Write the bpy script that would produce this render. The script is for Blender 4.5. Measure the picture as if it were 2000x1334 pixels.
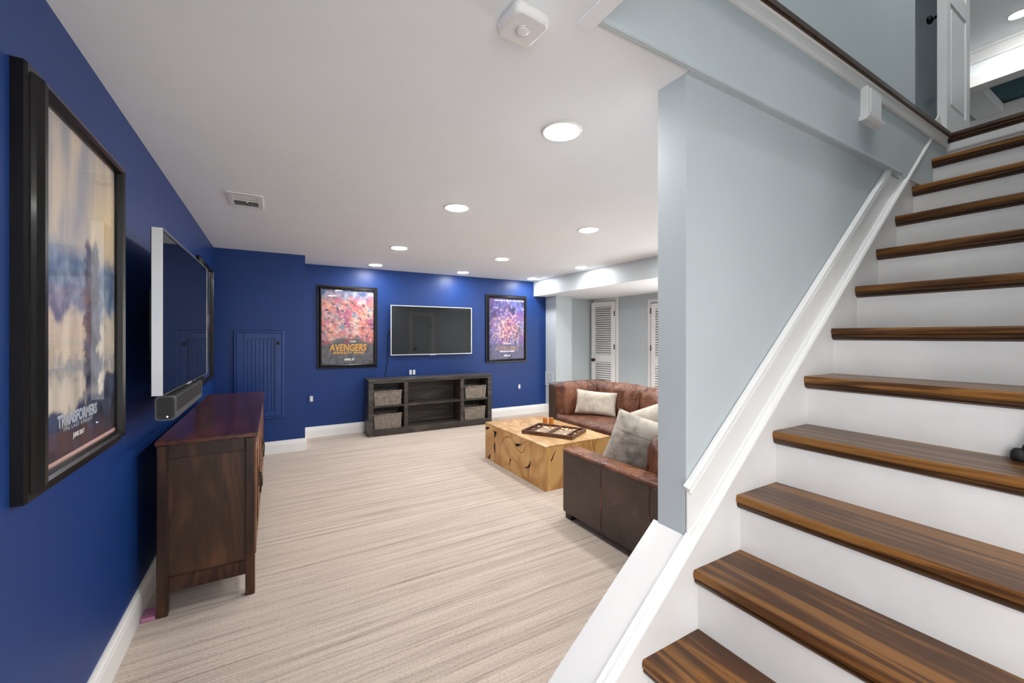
import bpy, bmesh, math, random
from mathutils import Vector, Matrix, noise
R = math.radians
random.seed(4)
SC = bpy.context.scene
COL = SC.collection
for o in list(bpy.data.objects):
    bpy.data.objects.remove(o)

# ------------------------------------------------------------------ camera
CAMH = 1.275
cd = bpy.data.cameras.new('camera')
cam = bpy.data.objects.new('camera', cd)
COL.objects.link(cam)
cam.location = (0, 0, CAMH)
cam.rotation_euler = (R(90), 0, R(-30.087))
cd.sensor_fit = 'HORIZONTAL'
cd.sensor_width = 36
cd.lens = 802.4 / 2000 * 36
cd.shift_y = -10.4 / 2000
cd.clip_start = 0.02
SC.camera = cam

# ------------------------------------------------------------------ world and exposure
W = bpy.data.worlds.new('world')
SC.world = W
W.use_nodes = True
bg = W.node_tree.nodes['Background']
bg.inputs[0].default_value = (1.0, 0.99, 0.975, 1)
bg.inputs[1].default_value = 4.2
SC.view_settings.view_transform = 'Standard'
SC.view_settings.look = 'None'
SC.view_settings.exposure = 0.78
SC.view_settings.gamma = 1.0
SC.view_settings.use_curve_mapping = False
SC.cycles.max_bounces = 10
SC.cycles.diffuse_bounces = 7
SC.cycles.glossy_bounces = 4
LENS = 118.0          # radiance of the recessed lamps

# ------------------------------------------------------------------ key measures (metres)
XL, YB, YM, H = -0.532, 5.73, 5.144, 2.18
XR = 5.05
SOFX, SOFZ = 3.735, 1.94
YS, YS2, XP = 0.9217, 1.041, 1.225          # stair wall faces, end of the wall
X0, RUN, Z0, RISE, OVER = 1.006, 0.2509, 0.2516, 0.2120, 0.027
ZU = Z0 + 11 * RISE                          # upper floor
CU = 5.02                                    # upper ceiling
YR = -0.08                                   # unseen wall on the other side of the stairs
YREAR = -2.6

# ------------------------------------------------------------------ node material helpers
def lin(c):
    return tuple(((v / 255) / 12.92 if v / 255 <= 0.04045 else ((v / 255 + 0.055) / 1.055) ** 2.4) for v in c)

class NM:
    def __init__(s, name):
        s.m = bpy.data.materials.new(name)
        s.m.use_nodes = True
        s.t = s.m.node_tree
        s.b = s.t.nodes['Principled BSDF']
        s.out = s.t.nodes['Material Output']
    def n(s, kind, **kw):
        nd = s.t.nodes.new('ShaderNode' + kind)
        for k, v in kw.items():
            if k.startswith('i_'):
                nd.inputs[int(k[2:]) if k[2:].isdigit() else k[2:].replace('_', ' ')].default_value = v
            else:
                setattr(nd, k, v)
        return nd
    def l(s, a, b):
        s.t.links.new(a, b)
    def coord(s, scale=(1, 1, 1), rand=False, kind='Object'):
        tc = s.n('TexCoord')
        mp = s.n('Mapping')
        mp.inputs['Scale'].default_value = scale
        src = tc.outputs[kind]
        if rand:
            oi = s.n('ObjectInfo')
            ad = s.n('VectorMath', operation='MULTIPLY_ADD')
            ad.inputs[1].default_value = (1, 1, 1)
            cb = s.n('CombineXYZ')
            mu = s.n('Math', operation='MULTIPLY')
            mu.inputs[1].default_value = 37.0
            s.l(oi.outputs['Random'], mu.inputs[0])
            for i in range(3):
                s.l(mu.outputs[0], cb.inputs[i])
            s.l(src, ad.inputs[0])
            s.l(cb.outputs[0], ad.inputs[2])
            src = ad.outputs[0]
        s.l(src, mp.inputs['Vector'])
        return mp.outputs[0]
    def noise(s, vec, scale=5, detail=4, rough=0.55, dist=0.0):
        nd = s.n('TexNoise')
        nd.inputs['Scale'].default_value = scale
        nd.inputs['Detail'].default_value = detail
        nd.inputs['Roughness'].default_value = rough
        nd.inputs['Distortion'].default_value = dist
        s.l(vec, nd.inputs['Vector'])
        return nd.outputs['Fac']
    def ramp(s, fac, stops):
        nd = s.n('ValToRGB')
        el = nd.color_ramp.elements
        while len(el) < len(stops):
            el.new(0.5)
        for e, (p, c) in zip(el, stops):
            e.position = p
            e.color = (*c, 1) if len(c) == 3 else c
        s.l(fac, nd.inputs[0])
        return nd.outputs[0]
    def mix(s, a, b, fac, mode='MIX'):
        nd = s.n('Mix', data_type='RGBA', blend_type=mode)
        for i, v in ((6, a), (7, b)):
            if hasattr(v, 'links'):
                s.l(v, nd.inputs[i])
            else:
                nd.inputs[i].default_value = (*v, 1)
        if hasattr(fac, 'links'):
            s.l(fac, nd.inputs[0])
        else:
            nd.inputs[0].default_value = fac
        return nd.outputs[2]
    def bump(s, h, strength=0.3, dist=0.01):
        nd = s.n('Bump')
        nd.inputs['Strength'].default_value = strength
        nd.inputs['Distance'].default_value = dist
        s.l(h, nd.inputs['Height'])
        s.l(nd.outputs[0], s.b.inputs['Normal'])
    def col(s, c):
        if hasattr(c, 'links'):
            s.l(c, s.b.inputs['Base Color'])
        else:
            s.b.inputs['Base Color'].default_value = (*c, 1)
    def set(s, rough=0.5, spec=0.5, metal=0.0, coat=0.0, coat_rough=0.1):
        s.b.inputs['Roughness'].default_value = rough
        s.b.inputs['Specular IOR Level'].default_value = spec
        s.b.inputs['Metallic'].default_value = metal
        s.b.inputs['Coat Weight'].default_value = coat
        s.b.inputs['Coat Roughness'].default_value = coat_rough
        return s

MATS = {}
def paint(name, c, rough=0.55, spec=0.35, var=0.04, nscale=3.0, bump=0.04, coat=0.0, metal=0.0, bscale=180):
    """a painted or moulded surface: faint mottling and a fine orange-peel relief"""
    m = NM(name)
    v = m.coord()
    f = m.noise(v, nscale, 3)
    m.col(m.ramp(f, [(0.3, tuple(x * (1 - var) for x in c)), (0.7, tuple(min(1, x * (1 + var)) for x in c))]))
    m.set(rough, spec, metal, coat)
    if bump:
        m.bump(m.noise(v, bscale, 2), bump, 0.002)
    MATS[name] = m.m
    return m.m

def wood(name, stops, scale, rough=0.4, spec=0.5, coat=0.0, ring=2.0, bump=0.06, dist=1.2, rand=True, coatr=0.12):
    """long grain: `scale` squeezes the grain across the boards"""
    m = NM(name)
    v = m.coord(scale, rand)
    big = m.noise(v, ring, 3, 0.5, dist)
    wv = m.n('Math', operation='MULTIPLY')
    wv.inputs[1].default_value = 22.0
    m.l(big, wv.inputs[0])
    sn = m.n('Math', operation='SINE')
    m.l(wv.outputs[0], sn.inputs[0])
    ma = m.n('MapRange')
    ma.inputs['From Min'].default_value = -1
    ma.inputs['From Max'].default_value = 1
    m.l(sn.outputs[0], ma.inputs['Value'])
    fine = m.noise(v, ring * 9, 5, 0.65)
    av = m.n('Mix', data_type='FLOAT')
    av.inputs[0].default_value = 0.5
    m.l(ma.outputs[0], av.inputs[2])
    m.l(fine, av.inputs[3])
    m.col(m.ramp(av.outputs[0], stops))
    m.set(rough, spec, 0, coat, coatr)
    if bump:
        m.bump(av.outputs[0], bump, 0.003)
    MATS[name] = m.m
    return m.m

def emit(name, c, strength):
    m = NM(name)
    m.b.inputs['Emission Color'].default_value = (*c, 1)
    m.b.inputs['Emission Strength'].default_value = strength
    m.col(c)
    MATS[name] = m.m
    return m.m

blue = paint('blue_wall_paint', (0.0045, 0.034, 0.170), 0.42, 0.35, 0.05)
blue_trim = paint('blue_trim_paint', (0.005, 0.037, 0.180), 0.38, 0.4, 0.05)
grey = paint('grey_wall_paint', (0.50, 0.555, 0.58), 0.5, 0.3, 0.02)
white = paint('white_trim_paint', (0.80, 0.80, 0.79), 0.35, 0.45, 0.02)
riserw = paint('white_riser_paint', (0.76, 0.755, 0.745), 0.45, 0.4, 0.04, 6)
ceilw = paint('ceiling_paint', (0.845, 0.875, 0.895), 0.8, 0.2, 0.01)
black_gloss = paint('black_lacquer', (0.008, 0.0075, 0.007), 0.25, 0.3, 0.1, coat=0.1)
black_matt = paint('black_plastic', (0.014, 0.014, 0.016), 0.45, 0.4, 0.1)
rubber = paint('black_rubber', (0.012, 0.012, 0.014), 0.6, 0.4, 0.1)
white_plastic = paint('white_plastic', (0.80, 0.80, 0.79), 0.35, 0.5, 0.01)
silver = paint('brushed_silver', (0.62, 0.64, 0.67), 0.35, 0.5, 0.03, metal=0.6)
screen = paint('screen_glass', (0.006, 0.006, 0.007), 0.04, 0.55, 0.02, bump=0)
bronze = paint('dark_bronze', (0.04, 0.028, 0.02), 0.35, 0.5, 0.2, metal=0.7)
grey_plastic = paint('grey_plastic', (0.09, 0.09, 0.09), 0.4, 0.5, 0.05)
shade_fill = paint('recess_shade', (0.10, 0.10, 0.10), 0.8, 0.2, 0.05)  # dark grey that stands in for shade inside openings
pinkm = paint('pink_plastic', (0.42, 0.17, 0.30), 0.4, 0.5, 0.08)
maroon = paint('maroon_rod', (0.06, 0.03, 0.03), 0.4, 0.5, 0.1)
teal = paint('teal_paint', (0.02, 0.085, 0.11), 0.5, 0.3, 0.1)
lamp_lens = emit('lamp_lens', (1.0, 0.985, 0.96), LENS)
lamp_lens_up = emit('lamp_lens_upstairs', (1.0, 0.985, 0.96), LENS * 1.2)
led = emit('indicator_led', (0.8, 0.9, 1.0), 6)

tread_w = wood('stained_pine', [(0.15, (0.045, 0.016, 0.0045)), (0.42, (0.105, 0.041, 0.0100)), (0.62, (0.185, 0.078, 0.0175)), (0.9, (0.29, 0.130, 0.030))],
               (9.0, 0.5, 9.0), 0.34, 0.32, 0.10, 1.5, 0.06, 0.7)
nose_w = wood('stained_pine_edge', [(0.2, (0.020, 0.008, 0.0028)), (0.6, (0.060, 0.025, 0.008)), (0.9, (0.12, 0.05, 0.014))],
              (20, 0.6, 20), 0.36, 0.45, 0.1, 2.0, 0.05)
chest_w = wood('dark_mahogany', [(0.15, (0.016, 0.006, 0.0032)), (0.55, (0.046, 0.0175, 0.0085)), (0.9, (0.085, 0.033, 0.015))],
               (5, 5, 0.7), 0.38, 0.35, 0.05, 1.6, 0.05)
chest_top = wood('dark_mahogany_top', [(0.15, (0.040, 0.0085, 0.005)), (0.55, (0.075, 0.017, 0.009)), (0.9, (0.110, 0.030, 0.015))],
                 (6, 0.6, 6), 0.24, 0.4, 0.15, 1.6, 0.04)
chest_panel = wood('walnut_panel', [(0.15, (0.030, 0.0135, 0.0066)), (0.55, (0.070, 0.030, 0.0135)), (0.9, (0.120, 0.052, 0.022))],
                   (4, 4, 0.6), 0.40, 0.35, 0.05, 1.5, 0.05)
chest_front = wood('worn_front_wood', [(0.15, (0.09, 0.03, 0.012)), (0.55, (0.22, 0.09, 0.035)), (0.9, (0.42, 0.22, 0.10))],
                   (5, 5, 0.7), 0.35, 0.5, 0.2, 1.6, 0.05)
media_w = wood('smoky_oak', [(0.15, (0.028, 0.024, 0.021)), (0.55, (0.055, 0.047, 0.041)), (0.9, (0.095, 0.082, 0.070))],
               (0.7, 5, 5), 0.42, 0.4, 0.0, 1.6, 0.05)
teak = wood('pale_teak_root', [(0.1, (0.40, 0.185, 0.052)), (0.4, (0.56, 0.30, 0.095)), (0.7, (0.66, 0.385, 0.14)), (0.95, (0.74, 0.48, 0.21))],
            (1.6, 1.6, 1.2), 0.38, 0.4, 0.1, 1.0, 0.05, 2.0)
teak_top = wood('pale_teak_veneer', [(0.1, (0.42, 0.225, 0.085)), (0.5, (0.60, 0.375, 0.17)), (0.95, (0.72, 0.50, 0.26))],
                (2.6, 0.9, 1.0), 0.3, 0.45, 0.2, 1.6, 0.03, 2.0)
crack = paint('charred_crack', (0.012, 0.008, 0.005), 0.7, 0.2, 0.3)
game_w = wood('walnut_game_frame', [(0.15, (0.045, 0.016, 0.008)), (0.6, (0.12, 0.045, 0.022)), (0.9, (0.20, 0.085, 0.04))],
              (30, 3, 30), 0.35, 0.5, 0.2, 1.6, 0.03)
felt = paint('tan_board_inlay', (0.34, 0.25, 0.18), 0.7, 0.2, 0.12, 20)
cream = paint('cream_bakelite', (0.80, 0.68, 0.45), 0.3, 0.5, 0.05)
amber = paint('amber_bakelite', (0.52, 0.17, 0.015), 0.22, 0.5, 0.15, 30, coat=0.3)

def make_carpet():
    m = NM('striated_carpet')
    v1 = m.coord((0.55, 34, 1))
    v2 = m.coord((2.2, 110, 1))
    v3 = m.coord((90, 150, 1))
    v4 = m.coord((0.35, 0.6, 1))
    a = m.noise(v1, 1.0, 3, 0.6)
    b = m.noise(v2, 1.0, 3, 0.7)
    c = m.noise(v3, 1.0, 2, 0.6)
    s1 = m.ramp(a, [(0.28, (0.41, 0.335, 0.28)), (0.5, (0.59, 0.50, 0.425)), (0.75, (0.69, 0.595, 0.515))])
    s2 = m.ramp(b, [(0.33, (0.58, 0.55, 0.53)), (0.48, (0.96, 0.95, 0.94)), (0.7, (1, 1, 1))])
    s3 = m.ramp(c, [(0.3, (0.66, 0.64, 0.62)), (0.5, (1, 1, 1))])
    k = m.mix(s1, s2, 0.75, 'MULTIPLY')
    k = m.mix(k, s3, 0.75, 'MULTIPLY')
    k = m.mix(k, m.ramp(m.noise(v4, 2, 2), [(0.3, (0.93, 0.93, 0.93)), (0.7, (1, 1, 1))]), 1.0, 'MULTIPLY')
    m.col(k)
    m.set(0.95, 0.1)
    m.b.inputs['Sheen Weight'].default_value = 0.15
    ad = m.n('Math', operation='ADD')
    m.l(b, ad.inputs[0]); m.l(c, ad.inputs[1])
    m.bump(ad.outputs[0], 0.5, 0.006)
    return m.m
carpet = make_carpet()

def make_leather(name, lo, mid, hi, wr=0.55, rough=0.28):
    m = NM(name)
    v = m.coord((1, 1, 1))
    a = m.noise(v, 5, 5, 0.6, 0.6)
    m.col(m.ramp(a, [(0.3, lo), (0.52, mid), (0.72, hi)]))
    m.set(rough, 0.55, 0, 0.15, 0.2)
    w = m.noise(m.coord((7, 7, 3)), 2.2, 4, 0.55, 1.6)
    g = m.noise(v, 240, 2)
    ad = m.n('Math', operation='MULTIPLY_ADD')
    ad.inputs[1].default_value = 0.12
    m.l(g, ad.inputs[0]); m.l(w, ad.inputs[2])
    m.bump(ad.outputs[0], wr, 0.03)
    rr = m.n('MapRange')
    rr.inputs['To Min'].default_value = rough - 0.08
    rr.inputs['To Max'].default_value = rough + 0.2
    m.l(a, rr.inputs['Value']); m.l(rr.outputs[0], m.b.inputs['Roughness'])
    return m.m
leather = make_leather('brown_leather', (0.075, 0.023, 0.010), (0.185, 0.062, 0.026), (0.33, 0.130, 0.056), 0.9, 0.22)
leather_seat = make_leather('brown_leather_seat', (0.080, 0.029, 0.017), (0.155, 0.060, 0.034), (0.24, 0.10, 0.058), 0.7, 0.24)
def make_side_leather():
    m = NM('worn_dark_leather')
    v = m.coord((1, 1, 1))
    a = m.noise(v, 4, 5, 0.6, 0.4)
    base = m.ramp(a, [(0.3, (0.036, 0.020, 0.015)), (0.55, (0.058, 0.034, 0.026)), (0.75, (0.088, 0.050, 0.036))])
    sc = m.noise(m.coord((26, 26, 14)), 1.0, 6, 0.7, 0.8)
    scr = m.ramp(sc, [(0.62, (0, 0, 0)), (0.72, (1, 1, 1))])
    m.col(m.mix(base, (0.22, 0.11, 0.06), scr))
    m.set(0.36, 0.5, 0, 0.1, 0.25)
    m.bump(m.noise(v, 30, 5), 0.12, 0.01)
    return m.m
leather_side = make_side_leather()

def make_hide(name, a, b):
    m = NM(name)
    v = m.coord((1, 1, 1))
    f = m.noise(v, 9, 5, 0.6)
    g = m.noise(m.coord((160, 40, 160)), 1.0, 3)
    k = m.ramp(f, [(0.38, a), (0.56, b)])
    m.col(m.mix(k, m.ramp(g, [(0.3, (0.75, 0.74, 0.72)), (0.6, (1, 1, 1))]), 0.6, 'MULTIPLY'))
    m.set(0.85, 0.2)
    m.b.inputs['Sheen Weight'].default_value = 0.3
    m.bump(g, 0.35, 0.006)
    return m.m
hide_cream = make_hide('cream_hide', (0.47, 0.41, 0.34), (0.66, 0.605, 0.52))
hide_grey = make_hide('grey_hide', (0.30, 0.26, 0.22), (0.62, 0.57, 0.50))

def make_wicker(name, lo, hi):
    m = NM(name)
    v = m.coord((1, 1, 1), True)
    f = m.noise(v, 60, 4, 0.7)
    m.col(m.ramp(f, [(0.3, lo), (0.65, hi)]))
    m.set(0.6, 0.3)
    m.bump(m.noise(v, 260, 3), 0.4, 0.004)
    return m.m
wicker = make_wicker('grey_wicker', (0.055, 0.045, 0.038), (0.33, 0.28, 0.235))
speaker_cloth = make_wicker('charcoal_grille_cloth', (0.014, 0.014, 0.014), (0.03, 0.03, 0.03))

def make_perf():
    m = NM('perforated_white_plastic')
    v = m.coord((1, 1, 1))
    vo = m.n('TexVoronoi', feature='F1')
    vo.inputs['Scale'].default_value = 260
    vo.inputs['Randomness'].default_value = 0.0
    m.l(v, vo.inputs['Vector'])
    m.col(m.ramp(vo.outputs['Distance'], [(0.22, (0.30, 0.30, 0.30)), (0.34, (0.80, 0.80, 0.79))]))
    m.set(0.4, 0.4)
    return m.m
perf = make_perf()

def make_glass():
    m = NM('picture_glass')
    tr = m.n('BsdfTransparent')
    gl = m.n('BsdfGlossy')
    gl.inputs['Roughness'].default_value = 0.02
    fr = m.n('Fresnel')
    fr.inputs['IOR'].default_value = 1.28
    mx = m.n('MixShader')
    ge = m.n('NewGeometry')
    fl = m.n('Math', operation='SUBTRACT'); fl.inputs[0].default_value = 1.0
    m.l(ge.outputs['Backfacing'], fl.inputs[1])
    mu = m.n('Math', operation='MULTIPLY')
    m.l(fr.outputs[0], mu.inputs[0]); m.l(fl.outputs[0], mu.inputs[1])
    m.l(mu.outputs[0], mx.inputs[0]); m.l(tr.outputs[0], mx.inputs[1]); m.l(gl.outputs[0], mx.inputs[2])
    m.l(mx.outputs[0], m.out.inputs['Surface'])
    return m.m
glass = make_glass()

def make_print():
    m = NM('printed_paper')
    at = m.n('Attribute', attribute_name='ink')
    m.l(at.outputs['Color'], m.b.inputs['Base Color'])
    m.set(0.45, 0.3)
    return m.m
printed = make_print()
ink = {}
def inkm(name, c, metal=0.0):
    ink[name] = paint('ink_' + name, c, 0.45, 0.3, 0.08, 40, bump=0)
    return ink[name]
inkm('gold', (0.72, 0.34, 0.05)); inkm('white', (0.85, 0.85, 0.83)); inkm('silver', (0.42, 0.46, 0.52))
inkm('dark', (0.03, 0.03, 0.035)); inkm('plum', (0.22, 0.05, 0.10)); inkm('red', (0.55, 0.04, 0.05)); inkm('rose', (0.70, 0.45, 0.40))

# ------------------------------------------------------------------ mesh helpers
def new():
    return bmesh.new()
def box(bm, x0, x1, y0, y1, z0, z1, bev=0.0, seg=2):
    t = bmesh.new()
    bmesh.ops.create_cube(t, size=1)
    for v in t.verts:
        v.co = ((x0 + x1) / 2 + v.co.x * (x1 - x0), (y0 + y1) / 2 + v.co.y * (y1 - y0), (z0 + z1) / 2 + v.co.z * (z1 - z0))
    if bev > 0:
        bmesh.ops.bevel(t, geom=list(t.edges), offset=bev, segments=seg, profile=0.5, affect='EDGES')
    join(bm, t)
    return bm
def join(bm, t, M=None):
    mp = {}
    for v in t.verts:
        mp[v] = bm.verts.new(M @ v.co if M else v.co)
    for f in t.faces:
        try:
            nf = bm.faces.new([mp[v] for v in f.verts])
            nf.smooth = f.smooth
        except ValueError:
            pass
    t.free()
def cyl(bm, p0, p1, r0, r1=None, n=20, caps=True):
    r1 = r0 if r1 is None else r1
    p0, p1 = Vector(p0), Vector(p1)
    d = (p1 - p0).normalized()
    a = d.orthogonal().normalized(); b = d.cross(a)
    A = [bm.verts.new(p0 + (a * math.cos(2 * math.pi * k / n) + b * math.sin(2 * math.pi * k / n)) * r0) for k in range(n)]
    B = [bm.verts.new(p1 + (a * math.cos(2 * math.pi * k / n) + b * math.sin(2 * math.pi * k / n)) * r1) for k in range(n)]
    for k in range(n):
        f = bm.faces.new((A[k], A[(k + 1) % n], B[(k + 1) % n], B[k])); f.smooth = True
    if caps:
        bm.faces.new(A[::-1]); bm.faces.new(B)
    return bm
def lathe(bm, prof, c, axis=(0, 0, 1), n=28):
    """prof: (radius, height along axis)"""
    c = Vector(c); d = Vector(axis).normalized()
    a = d.orthogonal().normalized(); b = d.cross(a)
    rings = []
    for r, hh in prof:
        if r < 1e-6:
            rings.append([bm.verts.new(c + d * hh)])
        else:
            rings.append([bm.verts.new(c + d * hh + (a * math.cos(2 * math.pi * k / n) + b * math.sin(2 * math.pi * k / n)) * r) for k in range(n)])
    for A, B in zip(rings, rings[1:]):
        for k in range(n):
            k2 = (k + 1) % n
            if len(A) == 1 and len(B) == 1: continue
            if len(A) == 1: f = bm.faces.new((A[0], B[k2], B[k]))
            elif len(B) == 1: f = bm.faces.new((A[k], A[k2], B[0]))
            else: f = bm.faces.new((A[k], A[k2], B[k2], B[k]))
            f.smooth = True
    return bm
def tube(bm, pts, r, n=8):
    pts = [Vector(p) for p in pts]
    rings = []
    for i, p in enumerate(pts):
        d = (pts[min(i + 1, len(pts) - 1)] - pts[max(i - 1, 0)]).normalized()
        a = d.cross(Vector((0.31, 0.2, 0.93))).normalized(); b = d.cross(a)
        rings.append([bm.verts.new(p + (a * math.cos(2 * math.pi * k / n) + b * math.sin(2 * math.pi * k / n)) * r) for k in range(n)])
    for A, B in zip(rings, rings[1:]):
        for k in range(n):
            f = bm.faces.new((A[k], A[(k + 1) % n], B[(k + 1) % n], B[k])); f.smooth = True
    bm.faces.new(rings[0][::-1]); bm.faces.new(rings[-1])
    return bm
def spline(pts, n=8):
    pts = [Vector(p) for p in pts]
    out = []
    P = [pts[0]] + pts + [pts[-1]]
    for i in range(1, len(P) - 2):
        for k in range(n):
            t = k / n
            a, b, c, d = P[i - 1], P[i], P[i + 1], P[i + 2]
            out.append(0.5 * ((2 * b) + (c - a) * t + (2 * a - 5 * b + 4 * c - d) * t * t + (3 * b - a - 3 * c + d) * t ** 3))
    out.append(pts[-1])
    return out
def sweep(bm, prof, A, B, n, w):
    """closed profile [(out, up)] swept from A to B; n = outward, w = upward vector"""
    A, B, n, w = Vector(A), Vector(B), Vector(n), Vector(w)
    a = [bm.verts.new(A + n * p + w * q) for p, q in prof]
    b = [bm.verts.new(B + n * p + w * q) for p, q in prof]
    k = len(prof)
    for i in range(k):
        bm.faces.new((a[i], a[(i + 1) % k], b[(i + 1) % k], b[i]))
    bm.faces.new(a[::-1]); bm.faces.new(b)
    return bm
def prism(bm, poly, axis, t0, t1):
    """polygon extruded along axis: poly in the other two coordinates (in x,y,z order)"""
    def P(p, t):
        q = list(p); q.insert(axis, t); return Vector(q)
    a = [bm.verts.new(P(p, t0)) for p in poly]
    b = [bm.verts.new(P(p, t1)) for p in poly]
    k = len(poly)
    for i in range(k):
        bm.faces.new((a[i], a[(i + 1) % k], b[(i + 1) % k], b[i]))
    bm.faces.new(a[::-1]); bm.faces.new(b)
    return bm
def ringframe(bm, w, h, prof):
    """mitred picture-frame moulding in local x (right) y (up) z (out); prof: (inset, out), closed loop"""
    loops = []
    for d, z in prof:
        loops.append([bm.verts.new(v) for v in ((d, d, z), (w - d, d, z), (w - d, h - d, z), (d, h - d, z))])
    m = len(loops)
    for i in range(m):
        A, B = loops[i], loops[(i + 1) % m]
        for k in range(4):
            bm.faces.new((A[k], A[(k + 1) % 4], B[(k + 1) % 4], B[k]))
    return bm
def rcush(bm, c, hx, hy, hz, r, n=18, bulge=(0, 0, 0), wr=0.0, wscale=6.0, seed=0, stretch=(1, 1, 1), M=None):
    """upholstered block: rounded box, crowned faces, creased skin"""
    t = bmesh.new()
    bmesh.ops.create_cube(t, size=2)
    bmesh.ops.subdivide_edges(t, edges=list(t.edges), cuts=n, use_grid_fill=True)
    for v in t.verts:
        x, y, z = v.co
        p = Vector((x * hx, y * hy, z * hz))
        q = Vector((max(-hx + r, min(hx - r, p.x)), max(-hy + r, min(hy - r, p.y)), max(-hz + r, min(hz - r, p.z))))
        d = p - q
        nn = d.normalized() if d.length > 1e-9 else Vector((0, 0, 0))
        if d.length > 1e-9: p = q + nn * r
        fx, fy, fz = (1 - x * x), (1 - y * y), (1 - z * z)
        p.x += bulge[0] * x * fy * fz; p.y += bulge[1] * y * fx * fz; p.z += bulge[2] * z * fx * fy
        if wr:
            s = Vector((p.x * stretch[0], p.y * stretch[1], p.z * stretch[2])) * wscale + Vector((seed * 3.1, seed * 1.7, seed))
            k = 1 - abs(noise.noise(s)) * 2.2
            k += 0.5 * (1 - abs(noise.noise(s * 2.3)) * 2.2)
            p += (nn if nn.length else Vector((0, 0, 1))) * wr * (k - 0.8)
        v.co = p
    for f in t.faces: f.smooth = True
    join(bm, t, (Matrix.Translation(c) @ M) if M else Matrix.Translation(c))
    return bm
def pillow(bm, w, h, T, n=26, seed=0, pinch=0.07, wr=0.006):
    """throw pillow in local x,y with thickness z"""
    g = {}
    for side in (1, -1):
        for i in range(n + 1):
            for j in range(n + 1):
                u, v = -1 + 2 * i / n, -1 + 2 * j / n
                edge = i in (0, n) or j in (0, n)
                if edge and side == -1:
                    g[(side, i, j)] = g[(1, i, j)]; continue
                x = u * w / 2 * (1 - pinch * (1 - v * v) * abs(u) ** 3)
                y = v * h / 2 * (1 - pinch * (1 - u * u) * abs(v) ** 3)
                z = side * T / 2 * ((1 - u ** 4) * (1 - v ** 4)) ** 0.55
                z += wr * noise.noise(Vector((x * 9 + seed, y * 9, side * 3))) * (0 if edge else 1)
                g[(side, i, j)] = bm.verts.new((x, y, z))
    for side in (1, -1):
        for i in range(n):
            for j in range(n):
                q = [g[(side, i, j)], g[(side, i + 1, j)], g[(side, i + 1, j + 1)], g[(side, i, j + 1)]]
                f = bm.faces.new(q if side == 1 else q[::-1]); f.smooth = True
    return bm

# ------------------------------------------------------------------ object helpers
RM = {}
def obj(name, bm, mat, parent=None, world=True, bevel=0.0):
    """one mesh object; with world=True the mesh was built in world metres"""
    me = bpy.data.meshes.new(name)
    bmesh.ops.recalc_face_normals(bm, faces=list(bm.faces))
    bm.to_mesh(me); bm.free()
    me.materials.append(mat)
    o = bpy.data.objects.new(name, me)
    COL.objects.link(o)
    if parent is not None:
        o.parent = parent
        if world: me.transform(RM[parent.name].inverted())
        RM[o.name] = RM[parent.name]
    else:
        RM[o.name] = Matrix.Identity(4)
    if bevel:
        md = o.modifiers.new('bevel', 'BEVEL'); md.width = bevel; md.segments = 2; md.limit_method = 'ANGLE'
    return o
def base(o):
    """put a single-mesh thing's origin at the centre of its base"""
    me = o.data
    xs = [v.co for v in me.vertices]
    c = Vector(((min(v.x for v in xs) + max(v.x for v in xs)) / 2, (min(v.y for v in xs) + max(v.y for v in xs)) / 2, min(v.z for v in xs)))
    me.transform(Matrix.Translation(-c)); o.location = c
    RM[o.name] = Matrix.Translation(c)
    return o
def tag(o, label, cat, group=None):
    o['label'] = label; o['category'] = cat
    if group: o['group'] = group
    return o
def thing(name, label, cat, loc=(0, 0, 0), rot=(0, 0, 0), group=None, kind=None):
    o = bpy.data.objects.new(name, None)
    COL.objects.link(o)
    o.empty_display_size = 0.1
    o.location = loc; o.rotation_euler = rot
    RM[o.name] = Matrix.Translation(loc) @ (Matrix.Rotation(rot[2], 4, 'Z') @ Matrix.Rotation(rot[1], 4, 'Y') @ Matrix.Rotation(rot[0], 4, 'X'))
    if label: o['label'] = label; o['category'] = cat
    if group: o['group'] = group
    if kind: o['kind'] = kind
    return o
def struct(name, bm, mat, parent=None):
    o = obj(name, bm, mat, parent)
    if parent is None: o['kind'] = 'structure'
    return o
def dup(root, loc, rot=None, label=None):
    r = root.copy(); COL.objects.link(r); r.location = loc
    if rot is not None: r.rotation_euler = rot
    if label: r['label'] = label
    RM[r.name] = Matrix.Translation(loc)
    for ch in list(root.children):
        c = ch.copy(); COL.objects.link(c); c.parent = r
        for g in list(ch.children):
            d = g.copy(); COL.objects.link(d); d.parent = c
    return r
def label(o, t):
    o['label'] = t; return o
BACKROT = (R(90), 0, 0)            # local x right, y up, z out of the back wall
LEFTROT = (R(90), 0, R(90))
RIGHTROT = (R(90), 0, R(-90))

# =================================================================== ROOM SHELL
bm = new(); box(bm, XL - 0.12, XR + 0.12, YREAR - 0.1, YB + 0.12, -0.12, 0); struct('floor', bm, carpet)
bm = new()
LY0, LY1, LZ0, LZ1 = -1.75, -0.4, 0.15, 2.0
box(bm, XL - 0.12, XL, YREAR - 0.1, LY0, 0, H + 0.02); box(bm, XL - 0.12, XL, LY1, YB + 0.12, 0, H + 0.02)
box(bm, XL - 0.12, XL, LY0, LY1, 0, LZ0); box(bm, XL - 0.12, XL, LY0, LY1, LZ1, H + 0.02)
struct('wall_left', bm, blue)
bm = new()
for y in (LY0, (LY0 + LY1) / 2 - 0.03, LY1 - 0.06): box(bm, XL - 0.09, XL - 0.03, y, y + 0.06, LZ0, LZ1)
box(bm, XL - 0.09, XL - 0.03, LY0, LY1, LZ0, LZ0 + 0.06); box(bm, XL - 0.09, XL - 0.03, LY0, LY1, LZ1 - 0.06, LZ1)
w3 = struct('added_window_3', bm, white)  # unseen window, added to throw daylight on the wall end and risers
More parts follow.
